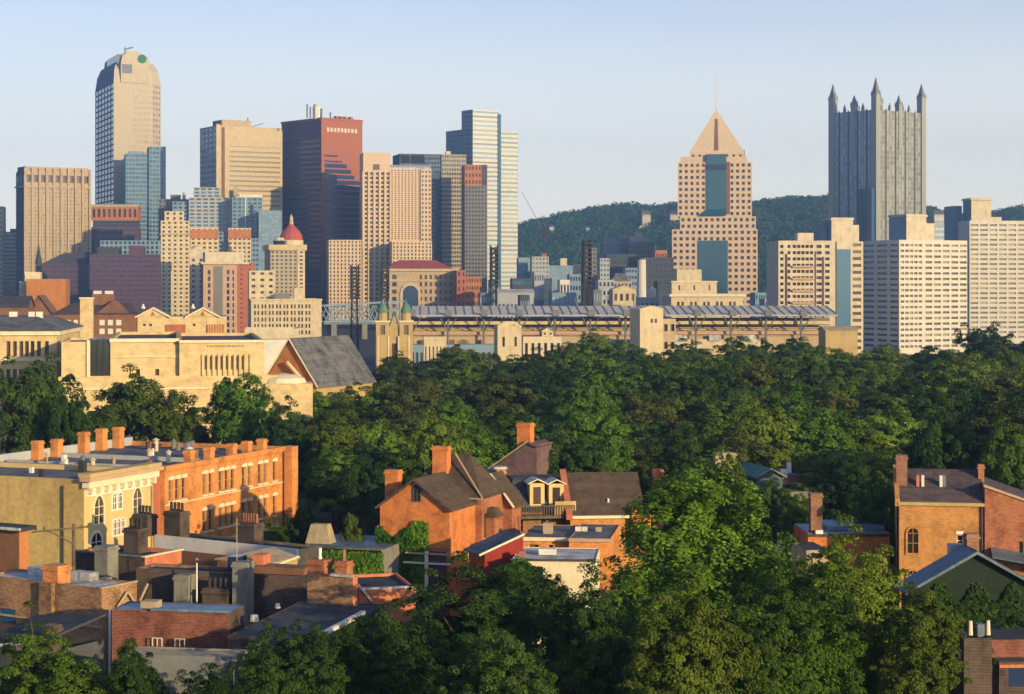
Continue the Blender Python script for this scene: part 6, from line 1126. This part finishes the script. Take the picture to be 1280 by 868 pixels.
one('large green tree behind the right-hand brick chimney', 'leaf_mid', 0, 1255, 196, 530, 90); one('dark tree in the gap left of the blue flat roof', 'leaf_dark', 0, 935, 184, 620, 60); one('olive tree top left of the teal roofed house', 'leaf_olive', 0, 912, 180, 578, 66)
# foreground trees, finer leaves
def big(label, m, v, px, D, py, wpx, H=9.5, Rx=5.5, Rz=7.0, n=640, per=150, size=.105, wide=0, **k):
    p = proto('near_'+m, v, Rx, Rz, H, n, per, size, m, rough=.6, cl=(.055, .13) if wide else (.07, .16), hollow=.35, **k); return plant_tree(p, label, X(px, D), D, Z(py, D), wpx/2/F*D, v*.9)
big('big leafy tree with bright green top sprays, right of centre in the foreground', 'leaf_bright', 1, 868, 124, 602, 350, n=560, aspect=.5, tall=1.7, wide=1, lobes=[(0, 0, .15, .6), (.05, 0, .62, .33), (-.22, .1, .45, .30), (.28, 0, .42, .34), (-.55, 0, -.15, .42), (.55, .1, -.05, .42), (-.3, -.4, -.2, .45), (.25, -.4, -.1, .45), (-.75, -.1, -.55, .4), (.75, -.1, -.5, .4), (.0, -.3, -.5, .6)])
big('yellow green bushy tree at lower right below the blue flat roof', 'leaf_lime', 2, 1062, 116, 680, 190); big('yellow green tree at the lower right, left of the dark brick end house', 'leaf_olive', 3, 1135, 108, 742, 150)
big('mid green tree low right of centre, in front of the bright topped tree', 'leaf_mid', 4, 975, 104, 738, 210); big('dark tree in the bottom centre, left of the big bright topped tree', 'leaf_dark', 5, 742, 112, 730, 150, power=.6)
big('dark green wide tree in the foreground below the red lean-to', 'leaf_dark', 6, 588, 118, 712, 240); big('dark tree low in the bottom centre, below the coral brick house', 'leaf_dark', 7, 480, 110, 770, 190); big('shaded green tree at the bottom, below the slate roof', 'leaf_dark', 8, 372, 104, 785, 150)
big('dark leafy tree at the bottom left corner', 'leaf_mid', 9, 55, 103, 795, 190); big('dark green small tree at the bottom left, in front of the red brick house', 'leaf_dark', 10, 165, 101, 812, 130); big('olive green tree at the very bottom, under the big bright topped tree', 'leaf_olive', 11, 850, 98, 742, 170)
big('dark tree at the very bottom between centre and left', 'leaf_dark', 12, 640, 98, 800, 170); big('dark bush in the lower right behind the dark brick end house', 'leaf_dark', 13, 1195, 122, 765, 70)
big('dark low tree in front of the cream house with the pale flat roof', 'leaf_dark', 14, 690, 132, 722, 90); big('dark green tree at the bottom, between the left corner and the slate roof', 'leaf_dark', 15, 262, 99, 842, 120)
# ivy
def ivy(label, t, plane, a0, a1, zlo, zhi, n, seed, fall=.0, mat='leaf_ivy'):
    g = np.random.default_rng(seed); s_ = g.uniform(a0, a1, n); z = g.uniform(0, 1, n)**.9; z = zlo+(zhi-zlo)*z; e = g.uniform(.05, .30, n)
    zcap = zhi-fall*(.5+.5*np.sin(s_*2.3+seed)); z = np.minimum(z, zcap-g.uniform(0, .3, n))
    if plane == 'L': loc = np.stack([-e, s_, z], 1); nl = np.array([-1., 0, .3])
    else: loc = np.stack([s_, -e, z], 1); nl = np.array([0, -1., .3])
    nn = unit(nl+g.normal(size=(n, 3))*.55)
    c, s2 = t.u; V = leaf_quads(loc, nn, .17, g, .75); Wd = np.stack([V[:, 0]*c-V[:, 1]*s2, V[:, 0]*s2+V[:, 1]*c, V[:, 2]], 1)
    o = bpy.data.objects.new('ivy', np_mesh('ivy', Wd, mat)); COL.objects.link(o); o.location = (t.X0, t.D, 0); tag(o, label, 'ivy'); return o
ivy('bright ivy covering the wall under the low grey flat roof', iv, 'L', -.2, iv.l, 2, iv.z(690), 5200, 1, .2)
ivy('bright ivy climbing the front gable wall of the orange house', gh, 'L', gh.l*.42, gh.l+.3, 1, gh.z(662), 4200, 2, 1.0); ivy('ivy at the centre window of the orange gable wall', gh, 'L', gh.l*.30, gh.l*.52, 2, gh.z(652), 1200, 4, .2)
ivy('bright ivy on the left part of the low cream house', ch, 'F', -.3, ch.w*.36, 1, ch.z(698), 3000, 3, .8)
gr = np.random.default_rng(9); n = 60000; gx = np.stack([gr.uniform(-60, 60, n), gr.uniform(95, 235, n), gr.uniform(0, .5, n)], 1)
go = bpy.data.objects.new('undergrowth', np_mesh('undergrowth', leaf_quads(gx, unit(gr.normal(size=(n, 3))+np.array([0, 0, 1.])), .3, gr), 'leaf_mid')); COL.objects.link(go); go['kind'] = 'stuff'


one('dark tree in front of the shade-dark green gable wall at the lower right', 'leaf_dark', 0, 1262, 131, 764, 100)
ivy('dark creeper over the wall below the blue grey gable roof', bh, 'F', 1.2, bh.w-2.5, 0, bh.z(728), 5200, 6, 1.6, 'leaf_dark')
one('dark tree low in front of the teal roofed house', 'leaf_dark', 1, 966, 196, 604, 50); one('mid green tree in front of the plum walled row house', 'leaf_mid', 1, 1004, 190, 622, 44)
o = empty('dead_tree', 'bare pale dead branches sticking out of the trees above the arched window house', 'tree', (X(1140, 222), 222, 0)); b = MB(); zt = Z(522, 222)
b.tube((0, 0, 0), (.3, 0, zt-4), .25, .14, 7)
for dx, z0_, dz in ((-2.6, 3.6, 1.0), (2.9, 4.2, -.2), (-1.2, 2.6, 2.4), (1.6, 2.4, 1.7), (3.4, 5.0, .0), (-3.2, 5.2, .6)): b.tube((.2, 0, zt-z0_-.6), (.2+dx*.8, -3, zt-z0_+dz*.3), .12, .09, 5); b.tube((.2+dx*.8, -3, zt-z0_+dz*.3), (.2+dx*1.5, -4.5, zt-z0_+dz), .09, .03, 5)
b.build('trunk', 'clay_tan', o)
for t in ALL: t.done()
